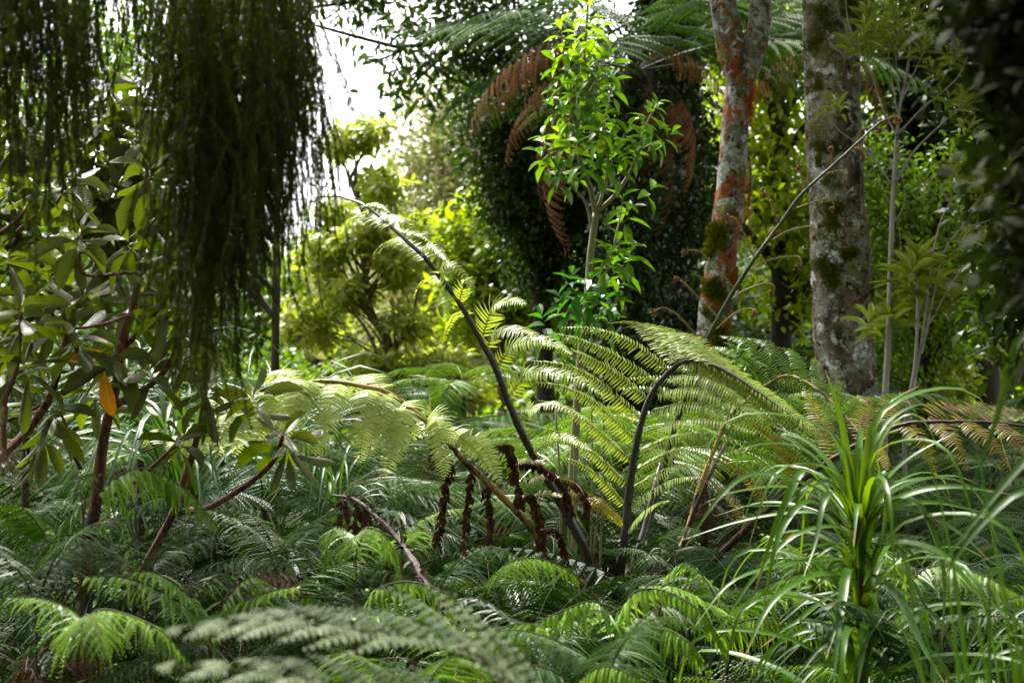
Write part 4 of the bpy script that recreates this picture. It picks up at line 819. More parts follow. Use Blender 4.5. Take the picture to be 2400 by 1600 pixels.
for pts, w, n in [([(1060,1080,4.05),(1048,1130,4.05),(1035,1200,4.05),(1025,1275,4.05)], .05, 50), ([(1105,1098,4.05),(1100,1160,4.05),(1092,1230,4.05),(1082,1320,4.05)], .05, 50),
    ([(1140,1132,4.1),(1146,1190,4.1),(1148,1250,4.1),(1140,1300,4.1)], .045, 40), ([(1160,1045,4.1),(1192,1050,4.1),(1205,1110,4.08),(1218,1185,4.05)], .07, 80),
    ([(1200,1085,4.25),(1270,1095,4.22),(1320,1140,4.2),(1335,1200,4.2)], .07, 90), ([(1290,1120,4.3),(1345,1130,4.25),(1370,1165,4.2),(1378,1220,4.2)], .05, 60),
    ([(1215,1180,4.2),(1245,1160,4.2),(1262,1210,4.2),(1268,1290,4.2)], .05, 50), ([(1240,1250,4.25),(1300,1240,4.25),(1318,1280,4.25),(1325,1320,4.25)], .04, 40)]:
    dead_frond(hero, pts, w, n)
for pts, w, n in [([(1200,1085,4.25),(1230,1080,4.2),(1262,1082,4.15),(1290,1090,4.1)], .03, 18), ([(1240,1130,4.3),(1270,1118,4.25),(1310,1120,4.2),(1350,1135,4.2)], .035, 20),
    ([(1250,1165,4.3),(1275,1155,4.28),(1300,1158,4.25),(1320,1165,4.2)], .03, 16), ([(1375,1170,4.35),(1400,1180,4.3),(1440,1205,4.3),(1458,1235,4.3)], .07, 22), ([(1335,1150,4.3),(1370,1165,4.28),(1420,1195,4.25),(1455,1228,4.25)], .06, 22)]:
    hp(fC, pts, w, n, mE, (0, -.8, .6), gap=.7)

# fallen dead frond stem with peeling scales, and the grey stump it lies on
base = G(1080, 1500, 3.4)
lg = empty('fallen_frond_stem', base, 'leaning dead fern stem with peeling pale scales ending in grey wood', 'dead stem')
a = Acc(); c = spline(PZ([(1150,1640,2.9),(1120,1590,3.0),(1070,1520,3.1),(1035,1460,3.2)]), 40); tube(a, c, taper(.05, .018, 40), 20, bump=.35, seed=4); link('stump', a.build('stump', M['dead_wood'], True, origin=base), lg)
a = Acc(); c = spline(PZ([(1040,1470,3.2),(1010,1400,3.3),(975,1325,3.4),(930,1260,3.5),(880,1210,3.55),(830,1170,3.6),(780,1160,3.65)]), 60); tube(a, c, taper(.012, .004, 60), 10, bump=.4, mi=0)
m = 130; i = np.random.randint(0, 58, m); out = nrm(np.random.normal(size=(m, 3))); L = np.random.uniform(.006, .026, m)*np.linspace(1.2, .5, 60)[i]
tp = leaf_tpl([(0, .4), (.4, .5), (.8, .4), (1, .1)], rib=True, fold=.5, droop=.6)
a.stamp(tp, frames(c[i]+out*.006, out+np.array([0, 0, .2]), np.random.normal(size=(m, 3)), L, L*.6, L), mi=1); link('stem', a.build('stem', [M['stipe_brown'], M['dead_wood']], origin=base), lg)
for pts in ([(800,1165,3.62),(805,1195,3.6),(800,1225,3.6)], [(825,1172,3.6),(835,1205,3.58),(828,1235,3.58)], [(850,1190,3.58),(862,1215,3.56),(855,1250,3.55)]):
    dead_frond(lg, pts, .02, 7, org=base, r=.002, name='dead_pinna', length=.02)
dead_frond(lg, [(1040,1470,3.2),(1010,1480,3.15),(980,1520,3.1),(960,1560,3.1)], .06, 30, org=base, name='dead_pinna', mats=[M['dead_wood'], M['dead_wood']])

# ------------------------------------------------------------------ bright green sapling
LEAFS = [leaf_tpl([(0, .04), (.12, .18), (.35, .46), (.6, .5), (.85, .26), (1, 0)], fold=f, droop=d, wave=w) for f, d, w in ((.25, .25, 0), (.15, .45, .01), (.35, .1, .012), (.2, .35, -.012))]
def leaf_set(name, mat, tpls=LEAFS):
    out = []
    for tp in tpls:
        a = Acc(); a.stamp(tp, np.array([[[1, 0, 0, 0], [0, 1, 0, 0], [0, 0, 1, 0]]], float), r=np.zeros(1)); out.append(a.build(name, mat, True))
    return out
RLEAF = [leaf_tpl([(0, .03), (.1, .11), (.3, .38), (.55, .5), (.8, .43), (.93, .22), (1, 0)], fold=f, droop=d, wave=w, twist=tw) for f, d, w, tw in ((.3, .22, 0, .3), (.2, .42, .012, -.4), (-.15, .12, .015, .2), (.25, .3, -.015, .5), (-.25, .5, .01, -.2))]
LS = {k: leaf_set('leaf', M[k], RLEAF if 'rhodo' in k else LEAFS) for k in ('rhodo', 'rhodo_old', 'sap', 'sap_tip', 'sap_dark', 'willow')}
def put_leaf(parent, org, pos, d, up, L, w, key, name='leaf'):
    Mx = frames(np.array([list(Vector(pos)-org)]), np.array([list(d)]), np.array([list(up)]), L, L*w, L)[0]
    link(name, random.choice(LS[key]), parent, Matrix([list(r) for r in Mx]+[[0, 0, 0, 1]]))
def shoot_leaves(q, ax, Ls, n, step, spread, L, w, drop=0.0, e=(.9, -.3)):
    """(pos, dir, up, L) for leaves spiralling down a shoot whose tip is q and axis ax"""
    ax = Vector(ax).normalized(); r1 = ax.orthogonal().normalized(); r2 = ax.cross(r1); ph0 = random.random()*6.28; out = []
    for k in range(n):
        s = k/max(1, n-1); ph = ph0+k*2.399; el = lerp(e[0], e[1], s)+random.uniform(-.15, .15)
        d = (r1*math.cos(ph)+r2*math.sin(ph))*spread+ax*el; d.z -= drop*s; d.normalize()
        out.append((q-ax*step*k, d, (ax+Vector((random.uniform(-.25, .25), random.uniform(-.25, .25), .3))).normalized(), L*random.uniform(.75, 1.15)*lerp(.7, 1, min(1, s*2))))
    return out
DS = 5.0
base = G(1345, 1200, DS); sp = empty('bright_sapling', base, 'slender sapling with bright fresh green leaves in the top middle', 'sapling')
def branch(parent, pts, r0, r1, mat, org, n=24, name='branch', bump=.08, sides=8):
    a = Acc(); c = spline(PZ(pts), n); tube(a, c, taper(r0, r1, n), sides, bump=bump); return link(name, a.build(name, mat, True, origin=org), parent), c
a = Acc(); c = spline([tuple(base-Vector((0,0,.05)))]+PZ([(1341,1183,DS),(1348,1030,DS),(1356,902,DS),(1364,815,DS),(1376,714,DS),(1384,602,DS),(1392,536,DS),(1397,500,DS)]), 60); tube(a, c, taper(.018, .013, 60), 12, bump=.12); link('trunk', a.build('trunk', M['green_bark'], True, origin=base), sp)
for pts, r in [([(1396,502,DS),(1382,434,DS),(1361,383,DS),(1354,281,DS),(1359,204,DS),(1374,77,DS),(1377,10,DS)], .010), ([(1397,502,DS),(1420,424,DS),(1425,357,DS-.05),(1412,290,DS-.1)], .007), ([(1398,500,DS),(1448,449,DS),(1489,378,DS),(1514,296,DS),(1540,245,DS)], .008),
    ([(1388,540,DS),(1372,475,DS),(1330,425,DS-.05),(1295,375,DS-.1),(1270,325,DS-.1)], .006), ([(1375,740,DS),(1425,628,DS-.05),(1440,570,DS-.08)], .005), ([(1440,570,DS-.05),(1455,500,DS),(1462,455,DS)], .004), ([(1370,760,DS),(1350,690,DS-.1),(1320,650,DS-.15)], .004), ([(1365,800,DS),(1410,730,DS),(1440,680,DS)], .004), ([(1357,330,DS),(1330,200,DS),(1315,60,DS-.05)], .004), ([(1361,250,DS),(1400,180,DS),(1420,110,DS)], .004)]:
    branch(sp, pts, r, r*.4, M['green_bark'], base)
shoots = []   # px, py, d, key, n, L
def S(*a): shoots.append(a)
for x, y, dz, k, n in [(1378,12,0,'sap_tip',13),(1312,55,-.05,'sap_tip',11),(1345,60,.1,'sap_tip',8),(1405,50,.1,'sap_tip',9),(1390,90,-.1,'sap_tip',8),(1295,130,-.05,'sap',9),(1340,110,-.1,'sap',10),(1385,140,-.15,'sap',10),(1430,120,0,'sap',9),(1300,190,-.05,'sap',9),(1345,185,-.15,'sap',10),(1400,190,-.1,'sap',10),(1440,175,.05,'sap',8),(1320,240,0,'sap',9),(1375,240,-.1,'sap',9),(1425,250,0,'sap',8),(1290,235,.05,'sap',7),
    (1412,275,-.15,'sap_tip',8),(1400,300,-.1,'sap',9),(1440,320,-.1,'sap',9),(1400,350,-.1,'sap',8),(1370,350,-.2,'sap',8),(1475,300,0,'sap',9),(1510,300,-.05,'sap',10),(1545,240,0,'sap',10),(1555,290,-.05,'sap',9),(1490,340,0,'sap',7),(1455,370,-.1,'sap',7),(1575,310,.05,'sap',7),(1525,250,.1,'sap',7),
    (1270,315,-.1,'sap',9),(1310,310,-.1,'sap_tip',7),(1300,350,-.1,'sap',9),(1335,330,-.05,'sap',9),(1260,355,0,'sap',8),(1295,395,-.1,'sap',7),(1340,385,0,'sap',7)]:
    S(x, y, DS+dz, k, n, .078)
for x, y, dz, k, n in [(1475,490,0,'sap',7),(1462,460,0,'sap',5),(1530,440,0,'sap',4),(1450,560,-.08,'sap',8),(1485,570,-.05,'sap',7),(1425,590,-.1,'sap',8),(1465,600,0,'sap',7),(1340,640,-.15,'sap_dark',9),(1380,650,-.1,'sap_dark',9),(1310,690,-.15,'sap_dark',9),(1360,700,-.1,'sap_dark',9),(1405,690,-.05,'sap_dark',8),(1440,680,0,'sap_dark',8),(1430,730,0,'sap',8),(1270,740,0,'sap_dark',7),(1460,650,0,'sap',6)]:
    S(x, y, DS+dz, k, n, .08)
cnt = 0; rest = {}
for x, y, d, k, n, L in shoots:
    q = P(x, y, d); ax = Vector(((x-1385)*.004+random.uniform(-.2,.2), random.uniform(-.5, .1), 1))
    for pos, dd, up, l in shoot_leaves(q, ax, 0, n, .012, .9, L, .36, drop=.35):
        cnt += 1
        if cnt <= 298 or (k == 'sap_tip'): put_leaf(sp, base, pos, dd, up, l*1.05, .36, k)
        else: rest.setdefault(k, []).append((pos, dd, up, l*1.15))
for k, L_ in rest.items():
    a = Acc(); a.stamp(LEAFS[0], frames([list(q[0]) for q in L_], np.array([list(q[1]) for q in L_]), np.array([list(q[2]) for q in L_]), np.array([q[3] for q in L_]), np.array([q[3] for q in L_])*.36, np.array([q[3] for q in L_])))
    o = link('leaves', a.build('leaves', M[k], origin=base), sp); o['kind'] = 'stuff'
# thin bare stems beside it
for k, (x0, y0, x1, y1, r) in enumerate([(1310,1400,1302,960,.005),(1330,1400,1345,950,.006),(1375,1400,1385,880,.004),(1395,1380,1415,900,.004),(1360,1400,1420,1060,.005)]):
    b = G(x0, 1300, 4.9); st = empty('bare_stem', b, ['leftmost thin pale bare stem left of the bright sapling trunk', 'thin pale bare stem hugging the left side of the bright sapling trunk', 'tallest thin bare stem just right of the bright sapling trunk', 'thin upright bare stem second to the right of the bright sapling trunk', 'thin bare stem leaning right away from the bright sapling trunk'][k], 'stem', 'thin bare stems around the bright sapling')
    a = Acc(); tube(a, spline([tuple(b-Vector((0,0,.05))), P((x0+x1)/2+8, (y0+y1)/2, 4.9), P(x1, y1, 4.9)], 20), taper(r*1.3, r*.6, 20), 8, bump=.1); link('stalk', a.build('stalk', M['green_bark'], True, origin=b), st)

# ------------------------------------------------------------------ rhododendron at the left
DR = 3.3
base = G(195, 1400, DR); rh = empty('rhododendron', base, 'rhododendron with red peeling bark and long drooping leaves on the left', 'rhododendron')
a = Acc(); c = spline([tuple(base-Vector((0,0,.05)))]+PZ([(199,1331,DR),(209,1259,DR),(224,1178,DR),(235,1086,DR),(250,994,DR),(265,943,DR),(278,866,DR),(290,790,DR),(308,740,DR),(319,679,DR),(332,602,DR),(339,510,DR),(357,408,DR)]), 110)
tube(a, c, np.interp(np.linspace(0, 1, 110), [0, .35, .6, 1], [.022, .0165, .012, .006]), 18, bump=.22, seed=5); link('trunk', a.build('trunk', M['red_bark'], True, origin=base), rh)
for pts, r in [([(357,408,DR),(345,320,DR),(339,265,DR),(327,204,DR)], .005), ([(357,408,DR),(372,330,DR),(378,260,DR)], .005), ([(362,400,DR),(400,370,DR),(420,355,DR)], .004),
    ([(268,950,DR),(352,902,DR-.05),(403,841,DR-.1),(425,760,DR-.1)], .010), ([(-60,1110,DR-.2),(0,1070,DR-.2),(76,994,DR-.1),(122,917,DR-.1),(153,800,DR-.1),(150,740,DR-.1)], .011), ([(148,920,DR-.1),(245,861,DR),(306,800,DR),(360,740,DR-.1),(430,640,DR-.15)], .008),
    ([(-40,1010,DR),(40,975,DR),(92,950,DR),(130,920,DR)], .006), ([(300,1400,DR+.1),(347,1315,DR+.1),(408,1198,DR+.1),(430,1130,DR+.05),(450,1070,DR),(468,1000,DR),(480,930,DR-.1)], .012), ([(412,1200,DR+.1),(485,1190,DR+.05),(560,1148,DR),(637,1086,DR-.1),(664,1020,DR-.15)], .009),
    ([(230,1172,DR),(306,1137,DR),(388,1065,DR),(424,1030,DR),(500,960,DR)], .006), ([(-40,565,DR-.1),(0,546,DR-.1),(51,505,DR-.1),(87,444,DR-.1),(60,420,DR-.1)], .006), ([(40,545,DR-.1),(100,495,DR-.1),(133,475,DR-.1),(155,420,DR-.1)], .006),
    ([(190,1100,DR),(170,1060,DR),(150,985,DR),(130,960,DR)], .005), ([(332,640,DR),(290,640,DR-.1),(195,640,DR-.15),(190,545,DR-.15)], .005), ([(310,735,DR),(240,760,DR-.1),(175,770,DR-.15)], .005), ([(330,600,DR),(370,590,DR-.05),(395,580,DR-.1)], .005), ([(10,1080,DR-.2),(10,950,DR-.2),(40,860,DR-.2),(50,730,DR-.2)], .007), ([(320,690,DR),(370,690,DR-.1),(420,700,DR-.15)], .005)]:
    branch(rh, pts, r, r*.55, M['red_bark'], base, bump=.15)
wh = [(155,410,-.1,13,.115),(190,540,-.15,15,.12),(327,195,0,9,.10),(80,430,-.1,9,.11),(378,255,0,9,.11),(420,352,0,8,.11),(345,400,-.1,11,.12),(392,580,-.1,13,.12),(172,765,-.15,15,.12),(50,725,-.2,11,.12),(400,690,-.15,12,.12),(300,560,-.05,9,.12),(425,755,-.1,11,.12),
      (150,740,0,7,.12),(664,1010,-.15,17,.115),(490,900,-.1,13,.12),(590,925,-.15,12,.105),(426,1025,-.05,9,.12),(125,950,-.1,10,.11),(60,850,-.2,11,.12),(260,840,-.1,9,.12),(350,870,-.1,9,.12),(20,600,-.1,9,.12),(300,700,.1,11,.12),(200,690,0,10,.12),(120,640,-.05,10,.12),(0,870,-.1,9,.12),(430,620,-.1,10,.12),(320,470,0,9,.12),(90,930,-.1,8,.12)]
k0 = 0
for x, y, dz, n, L in wh:
    q = P(x, y, DR+dz); ax = Vector((random.uniform(-.35, .35), random.uniform(-.5, -.05), 1))
    for j, (pos, dd, up, l) in enumerate(shoot_leaves(q, ax, 0, n, .004, 1.0, L, .27, drop=random.uniform(0, .9), e=(.9, -.35))):
        if k0 < 299: put_leaf(rh, base, pos, dd, up, l*.92, .24, 'rhodo'); k0 += 1
for x, y, dx, dz in [(245,870,.1,-1),(262,830,-.9,-.1)]:
    o = put_leaf(rh, base, P(x, y, DR-.12), Vector((dx, -.1, dz)), Vector((0, -1, .2)), .10, .3, 'rhodo_old', name='yellow_leaf')
# more leafy shoots at the outer left, past the separate leaves
a = Acc()
for x, y in [(30,250),(250,190),(110,420),(200,380),(20,540),(330,330),(290,460),(110,720),(380,420),(240,420),(440,700),(20,430),(100,560),(150,300),(240,260),(300,300),(400,260),(180,640),(60,300),(350,620),(230,520),(420,560),(270,740),(60,780),(210,900),(30,330),(60,520),(-20,700),(230,330),(270,420),(420,460),(100,1000),(-20,960),(440,820),(250,600),(60,640),(240,480),(380,500),(0,480)]:
    for pos, dd, up, l in shoot_leaves(P(x, y, DR+.25), Vector((random.uniform(-.3,.3), -.3, 1)), 0, 13, .004, 1, .12, .27, drop=random.uniform(.3, 1.2), e=(.8, -.5)):
        a.stamp(random.choice(RLEAF), frames([list(pos)], np.array([list(dd)]), np.array([list(up)]), l*.92, l*.23, l*.92))
o = link('leaves', a.build('leaves', M['rhodo'], True, origin=base), rh); o['kind'] = 'stuff'

# ------------------------------------------------------------------ slender grey saplings at the right
DG = 6.0
base = G(2070, 1000, DG); gs = empty('grey_sapling', base, 'slender pale grey sapling with narrow leaves right of the thick trunk', 'sapling')
a = Acc(); c = spline([tuple(base-Vector((0,0,.05)))]+PZ([(2074,968,DG),(2082,800,DG),(2090,536,DG),(2095,434,DG),(2103,306,DG),(2110,245,DG),(2130,143,DG),(2135,60,DG)]), 70); tube(a, c, np.interp(np.linspace(0, 1, 70), [0, .6, 1], [.016, .012, .004]), 10, bump=.12); link('trunk', a.build('trunk', M['grey_bark'], True, origin=base), gs)
for pts, r in [([(2095,439,DG),(2034,357,DG),(1967,306,DG),(1932,260,DG)], .005), ([(2102,424,DG),(2141,357,DG),(2212,286,DG),(2279,230,DG)], .006), ([(2103,316,DG),(2161,255,DG),(2238,189,DG),(2270,130,DG)], .005), ([(2095,306,DG),(2069,255,DG),(2044,179,DG),(2020,120,DG)], .005),
    ([(2110,245,DG),(2161,128,DG),(2190,60,DG)], .004), ([(2106,280,DG),(2085,150,DG),(2080,60,DG)], .004), ([(2112,240,DG),(2100,130,DG),(2110,40,DG)], .003), ([(2080,540,DG),(2115,490,DG),(2120,440,DG),(2105,400,DG)], .003), ([(2020,125,DG),(1990,60,DG),(1980,-20,DG)], .004), ([(2085,770,DG),(2110,560,DG),(2060,420,DG)], .003), ([(2095,360,DG),(2070,330,DG),(2040,270,DG)], .003)]:
    branch(gs, pts, r, r*.35, M['grey_bark'], base, sides=6)
base2 = G(2140, 1100, DG-.2); gs2 = empty('grey_sapling', base2, 'low branching grey sapling with a leafy rosette at the far right', 'sapling'); d2 = DG-.2
a = Acc(); c = spline([tuple(base2-Vector((0,0,.05)))]+PZ([(2120,1050,d2),(2145,850,d2),(2151,720,d2),(2150,660,d2)]), 50); tube(a, c, taper(.012, .006, 50), 9, bump=.12); link('trunk', a.build('trunk', M['grey_bark'], True, origin=base2), gs2)
for pts, r in [([(2125,1000,d2),(2160,800,d2),(2192,566,d2),(2228,474,d2),(2279,434,d2)], .006), ([(2160,830,d2),(2210,600,d2),(2256,530,d2),(2310,440,d2)], .005), ([(2228,474,d2),(2205,440,d2),(2212,405,d2)], .004), ([(2256,535,d2),(2330,510,d2),(2350,470,d2)], .003), ([(2160,790,d2),(2240,650,d2),(2290,590,d2),(2285,550,d2)], .004), ([(2270,610,d2),(2250,580,d2),(2245,560,d2)], .002), ([(2148,740,d2),(2165,700,d2),(2205,670,d2)], .003)]:
    branch(gs2, pts, r, r*.35, M['grey_bark'], base2, sides=6)
def narrow(root, org, cl, L, w, cap, key='willow', e=(1.3, .2), up=1.0):
    n_ = 0; a = Acc(); used = False
    for x, y, rx, ry, ns, nl in cl:
        for _ in range(ns):
            an = random.random()*6.28; rr = math.sqrt(random.random()); q = P(x+rx*rr*math.cos(an), y+ry*rr*math.sin(an), DG+random.uniform(-.25, .2))
            for pos, dd, up_, l in shoot_leaves(q, (random.uniform(-.4, .4), random.uniform(-.4, .2), up), 0, nl, .009, .75, L, w, drop=.1, e=e):
                if n_ < cap: put_leaf(root, org, pos, dd, up_, l, w, key); n_ += 1
                else: a.stamp(LEAFS[0], frames([list(pos)], np.array([list(dd)]), np.array([list(up_)]), l, l*w, l)); used = True
    if used: o = link('leaves', a.build('leaves', M[key], origin=org), root); o['kind'] = 'stuff'
narrow(gs, base, [(2110,40,115,60,26,8),(2010,95,35,30,5,7),(1935,245,35,12,3,6),(2175,165,20,15,2,6),(2240,225,35,20,6,7),(2245,125,30,20,5,6),(2080,110,80,40,9,7),(2270,300,20,20,2,6)], .085, .2, 298)
narrow(gs2, base2, [(2240,390,50,22,10,7),(2315,400,55,35,14,7),(2340,450,40,25,6,7),(2280,555,50,22,8,7),(2175,435,15,10,2,5),(2360,390,20,15,3,6)], .07, .24, 200)
narrow(gs2, base2, [(2150,600,25,14,3,16),(2130,640,25,20,3,12),(2170,650,25,20,3,12),(2205,665,14,14,2,8),(2130,720,60,40,4,7),(2050,740,20,15,2,7)], .15, .19, 110, e=(1.2, .1))
# little leafy shoot in front of the thick trunk base
b = G(1720, 900, 6.2); ls = empty('leafy_seedling', b, 'small bright green leafy shoot in front of the orange trunk base', 'seedling')
a = Acc(); tube(a, spline([tuple(b), P(1725, 860, 6.2), P(1728, 830, 6.2)], 20), taper(.008, .004, 20), 7); link('stem', a.build('stem', M['green_bark'], True, origin=b), ls)
for x, y, n in [(1728,815,12),(1700,825,7),(1750,835,7)]:
    for pos, dd, up, l in shoot_leaves(P(x, y, 6.2), (0, -.2, 1), 0, n, .008, 1, .1, .3, drop=.3): put_leaf(ls, b, pos, dd, up, l, .3, 'sap')
# leafy twig across the thick trunk
# ------------------------------------------------------------------ strap leaved plant in front right
DP = 2.9
base = G(2018, 1600, DP); sl = empty('strap_leaved_plant', base, 'tall plant with long glossy strap leaves sprouting all along its stem', 'plant')
a = Acc(); c = spline([tuple(base-Vector((0,0,.05)))]+PZ([(2013,1640,DP),(2018,1438,DP),(2016,1310,DP),(2013,1234,DP),(2012,1190,DP)]), 50); tube(a, c, taper(.017, .010, 50), 12, bump=.3); link('stem', a.build('stem', M['stipe_brown'], True, origin=base), sl)
def blade(parent, org, pts, w, mat='strap', up=(0, -.5, 1), n=20, fold=.35, roll=0, name='leaf'):
    a = Acc(); v, f, uv = ribbon(pts, w, n, up, fold, .45, roll); a.add(v, f, random.random(), uv); return link(name, a.build(name, M[mat], True, origin=org), parent)
def C6(l, dz=(0, 0)):   # curve traced on the lower right quarter of the photograph
    k = len(l)-1; return [P(1600+x/1.96, 800+y/1.96, DP+lerp(dz[0], dz[1], i/k)) for i, (x, y) in enumerate(l)]
for l, dz, w in [
    ([(792,830),(760,560),(720,330),(655,130)], (0, .05), .017), ([(785,830),(745,560),(690,430),(600,370)], (0, .2), .018), ([(812,830),(850,520),(930,300),(1085,205)], (0, .1), .017),
    ([(815,840),(870,560),(960,390),(1060,335),(1130,400),(1175,500)], (0, -.1), .018), ([(805,830),(850,560),(900,420),(980,340),(1110,290),(1240,355)], (0, .1), .018), ([(820,850),(900,680),(1040,540),(1250,420)], (0, -.05), .015),
    ([(785,850),(690,640),(560,500),(400,470),(240,500)], (0, -.1), .018), ([(785,860),(650,700),(500,640),(330,610),(180,700),(0,960)], (0, -.3), .016), ([(780,880),(650,740),(480,670),(250,690),(100,740)], (0, -.1), .015),
    ([(815,920),(900,790),(1050,700),(1250,668),(1500,700)], (0, -.15), .019), ([(815,900),(880,800),(1020,750),(1200,745),(1430,800)], (0, .1), .016), ([(820,900),(900,800),(1040,775),(1190,830),(1320,920),(1410,1010)], (0, -.2), .018),
    ([(780,930),(660,800),(480,790),(250,830),(0,910)], (0, .1), .012), ([(815,1010),(900,950),(1020,925),(1180,970),(1300,1090),(1400,1220)], (0, -.25), .018), ([(800,1040),(755,1060),(735,1180),(715,1350),(690,1600)], (0, -.3), .019),
    ([(812,1280),(835,1300),(825,1420),(800,1600)], (0, -.25), .019), ([(790,1090),(700,1070),(560,1090),(400,1210),(270,1480)], (0, -.3), .019), ([(820,1060),(930,1110),(1020,1230),(1100,1400),(1220,1600)], (0, -.35), .021),
    ([(790,1020),(680,1000),(450,1030),(220,1110),(40,1330)], (0, -.2), .014), ([(810,860),(870,700),(915,600),(935,700),(930,820),(895,1000)], (0, -.1), .017), ([(770,820),(640,660),(560,590),(500,680),(410,900),(320,1190)], (0, -.15), .018),
    ([(780,860),(650,760),(560,740),(480,820),(420,960),(370,1240)], (0, -.2), .016), ([(785,850),(700,700),(650,740),(610,930),(555,1080)], (0, -.25), .014), ([(815,880),(930,740),(1060,730),(1150,880),(1200,1100),(1190,1400)], (0, -.2), .016),
    ([(815,960),(900,930),(1000,960),(1050,1120),(1060,1300)], (0, -.2), .014), ([(790,900),(690,850),(500,900),(330,1080),(160,1330)], (0, -.1), .014), ([(800,1150),(700,1160),(560,1260),(430,1400),(330,1560)], (0, .1), .014),
    ([(810,1180),(900,1130),(1060,1180),(1200,1330),(1300,1568)], (0, -.1), .016), ([(800,840),(790,640),(800,480),(815,370)], (0, .1), .013), ([(795,840),(720,640),(640,520),(540,440),(420,390)], (0, .2), .013),
    ([(830,960),(860,1020),(845,1080),(830,1120)], (0, -.1), .012), ([(800,1380),(720,1340),(560,1330),(400,1420),(280,1600)], (0, .1), .014), ([(815,1400),(900,1360),(1040,1370),(1160,1500),(1200,1620)], (0, .05), .015),
    ([(810,870),(920,720),(1080,640),(1260,620),(1400,680)], (0, .3), .012), ([(790,900),(600,780),(380,740),(150,800)], (0, .35), .012), ([(790,1000),(640,900),(460,880),(300,990),(200,1150)], (0, .3), .013)]:
    blade(sl, base, C6(l, dz), w*1.0, roll=random.uniform(-.5, .5))
for k in range(46):   # the rest of the leaves, set spirally down the stem
    s = k/45; q = Vector(c[int(lerp(49, 4, s))]); az = k*2.399+.4; L = random.uniform(.4, .68)*lerp(.8, 1, s); e = lerp(1.25, .35, min(1, s*1.6))
    h = Vector((math.cos(az), math.sin(az), 0)); p1 = q+h*L*.35*math.cos(e)+Vector((0, 0, L*.35*math.sin(e)+.02)); p2 = q+h*L*(.45+.35*math.cos(e))+Vector((0, 0, L*(.46*math.sin(e)-.02*s))); p3 = q+h*L*(.72+.2*math.cos(e))+Vector((0, 0, L*(.34*math.sin(e)-.26-.16*s)))
    blade(sl, base, [q, p1, p2, p3] if random.random() < .85 else [q, p1, p2], random.uniform(.010, .017), n=14, roll=random.uniform(-.6, .6))

for k in range(44):
    s = k/43; q = Vector(c[int(lerp(47, 3, s))]); az = k*2.399+1.1; L = random.uniform(.10, .22); h = Vector((math.cos(az), math.sin(az), 0))
    blade(sl, base, [q-Vector((0, 0, .03))+h*.008, q+h*.03+Vector((0, 0, L*.45)), q+h*L*.55+Vector((0, 0, L*.7)), q+h*L*1.05+Vector((0, 0, L*.35))], random.uniform(.012, .018), n=10, roll=random.uniform(-.3, .3))
# blurred near blades in the lower right corner
NB = P(2450, 1900, 1.7); NB.z = gz(NB.x, NB.y)
nb = empty('strap_leaf_clump', NB, 'out of focus clump of dark grassy blades at the lower right edge', 'plant')
for k in range(26):
    x0 = random.uniform(2280, 2560); d = random.uniform(1.55, 2.1); lean = random.uniform(-420, 160); top = random.uniform(900, 1400)
    q = P(x0, 1900, d); q.z = .3+random.random()*.3; e = P(x0+lean, top+abs(lean)*.3, d+random.uniform(-.1, .2)); mid = q.lerp(e, .6)+Vector((-lean*.00008, 0, .06))
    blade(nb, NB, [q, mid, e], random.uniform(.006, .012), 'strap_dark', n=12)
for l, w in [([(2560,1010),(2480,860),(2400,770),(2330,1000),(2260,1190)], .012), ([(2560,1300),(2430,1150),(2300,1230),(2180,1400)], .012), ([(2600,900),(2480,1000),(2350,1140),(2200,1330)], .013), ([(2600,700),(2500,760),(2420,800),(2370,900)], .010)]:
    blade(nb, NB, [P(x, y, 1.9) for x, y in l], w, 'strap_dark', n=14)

# ------------------------------------------------------------------ long leaved clumps
def clump(x, y, d, n, L, w, lb, mat='sedge', ln=1.0):
    top = P(x, y, d); b = G(x, 900, d); b.z = gz(b.x, b.y); root = empty('long_leaved_clump', b, lb, 'plant')
    for k in range(n):
        az = random.random()*6.28; l = L*random.uniform(.6, 1.1); q = Vector((top.x+random.uniform(-.04, .04), top.y+random.uniform(-.04, .04), lerp(b.z, top.z, .8)))
        h = Vector((math.cos(az), math.sin(az), 0)); up = random.uniform(.5, 1.0)
        blade(root, b, [q, q+h*l*.25+Vector((0, 0, l*.5*up)), q+h*l*.6+Vector((0, 0, l*.6*up)), q+h*l*.95*ln+Vector((0, 0, l*.25*up-.1*l))], w*random.uniform(.7, 1.1), mat, n=12)
clump(620, 1010, 5.0, 55, .75, .009, 'clump of long grassy leaves arching behind the weeping curtain')
clump(430, 1060, 4.4, 60, .65, .017, 'clump of broad blue green strap leaves behind the red rhododendron trunk')
clump(780, 1150, 4.9, 26, .45, .011, 'small grassy clump behind the pale drooping frond')
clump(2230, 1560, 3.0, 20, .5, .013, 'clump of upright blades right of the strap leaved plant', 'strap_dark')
clump(300, 820, 5.6, 40, .7, .014, 'shaded clump of long leaves high behind the rhododendron branches')

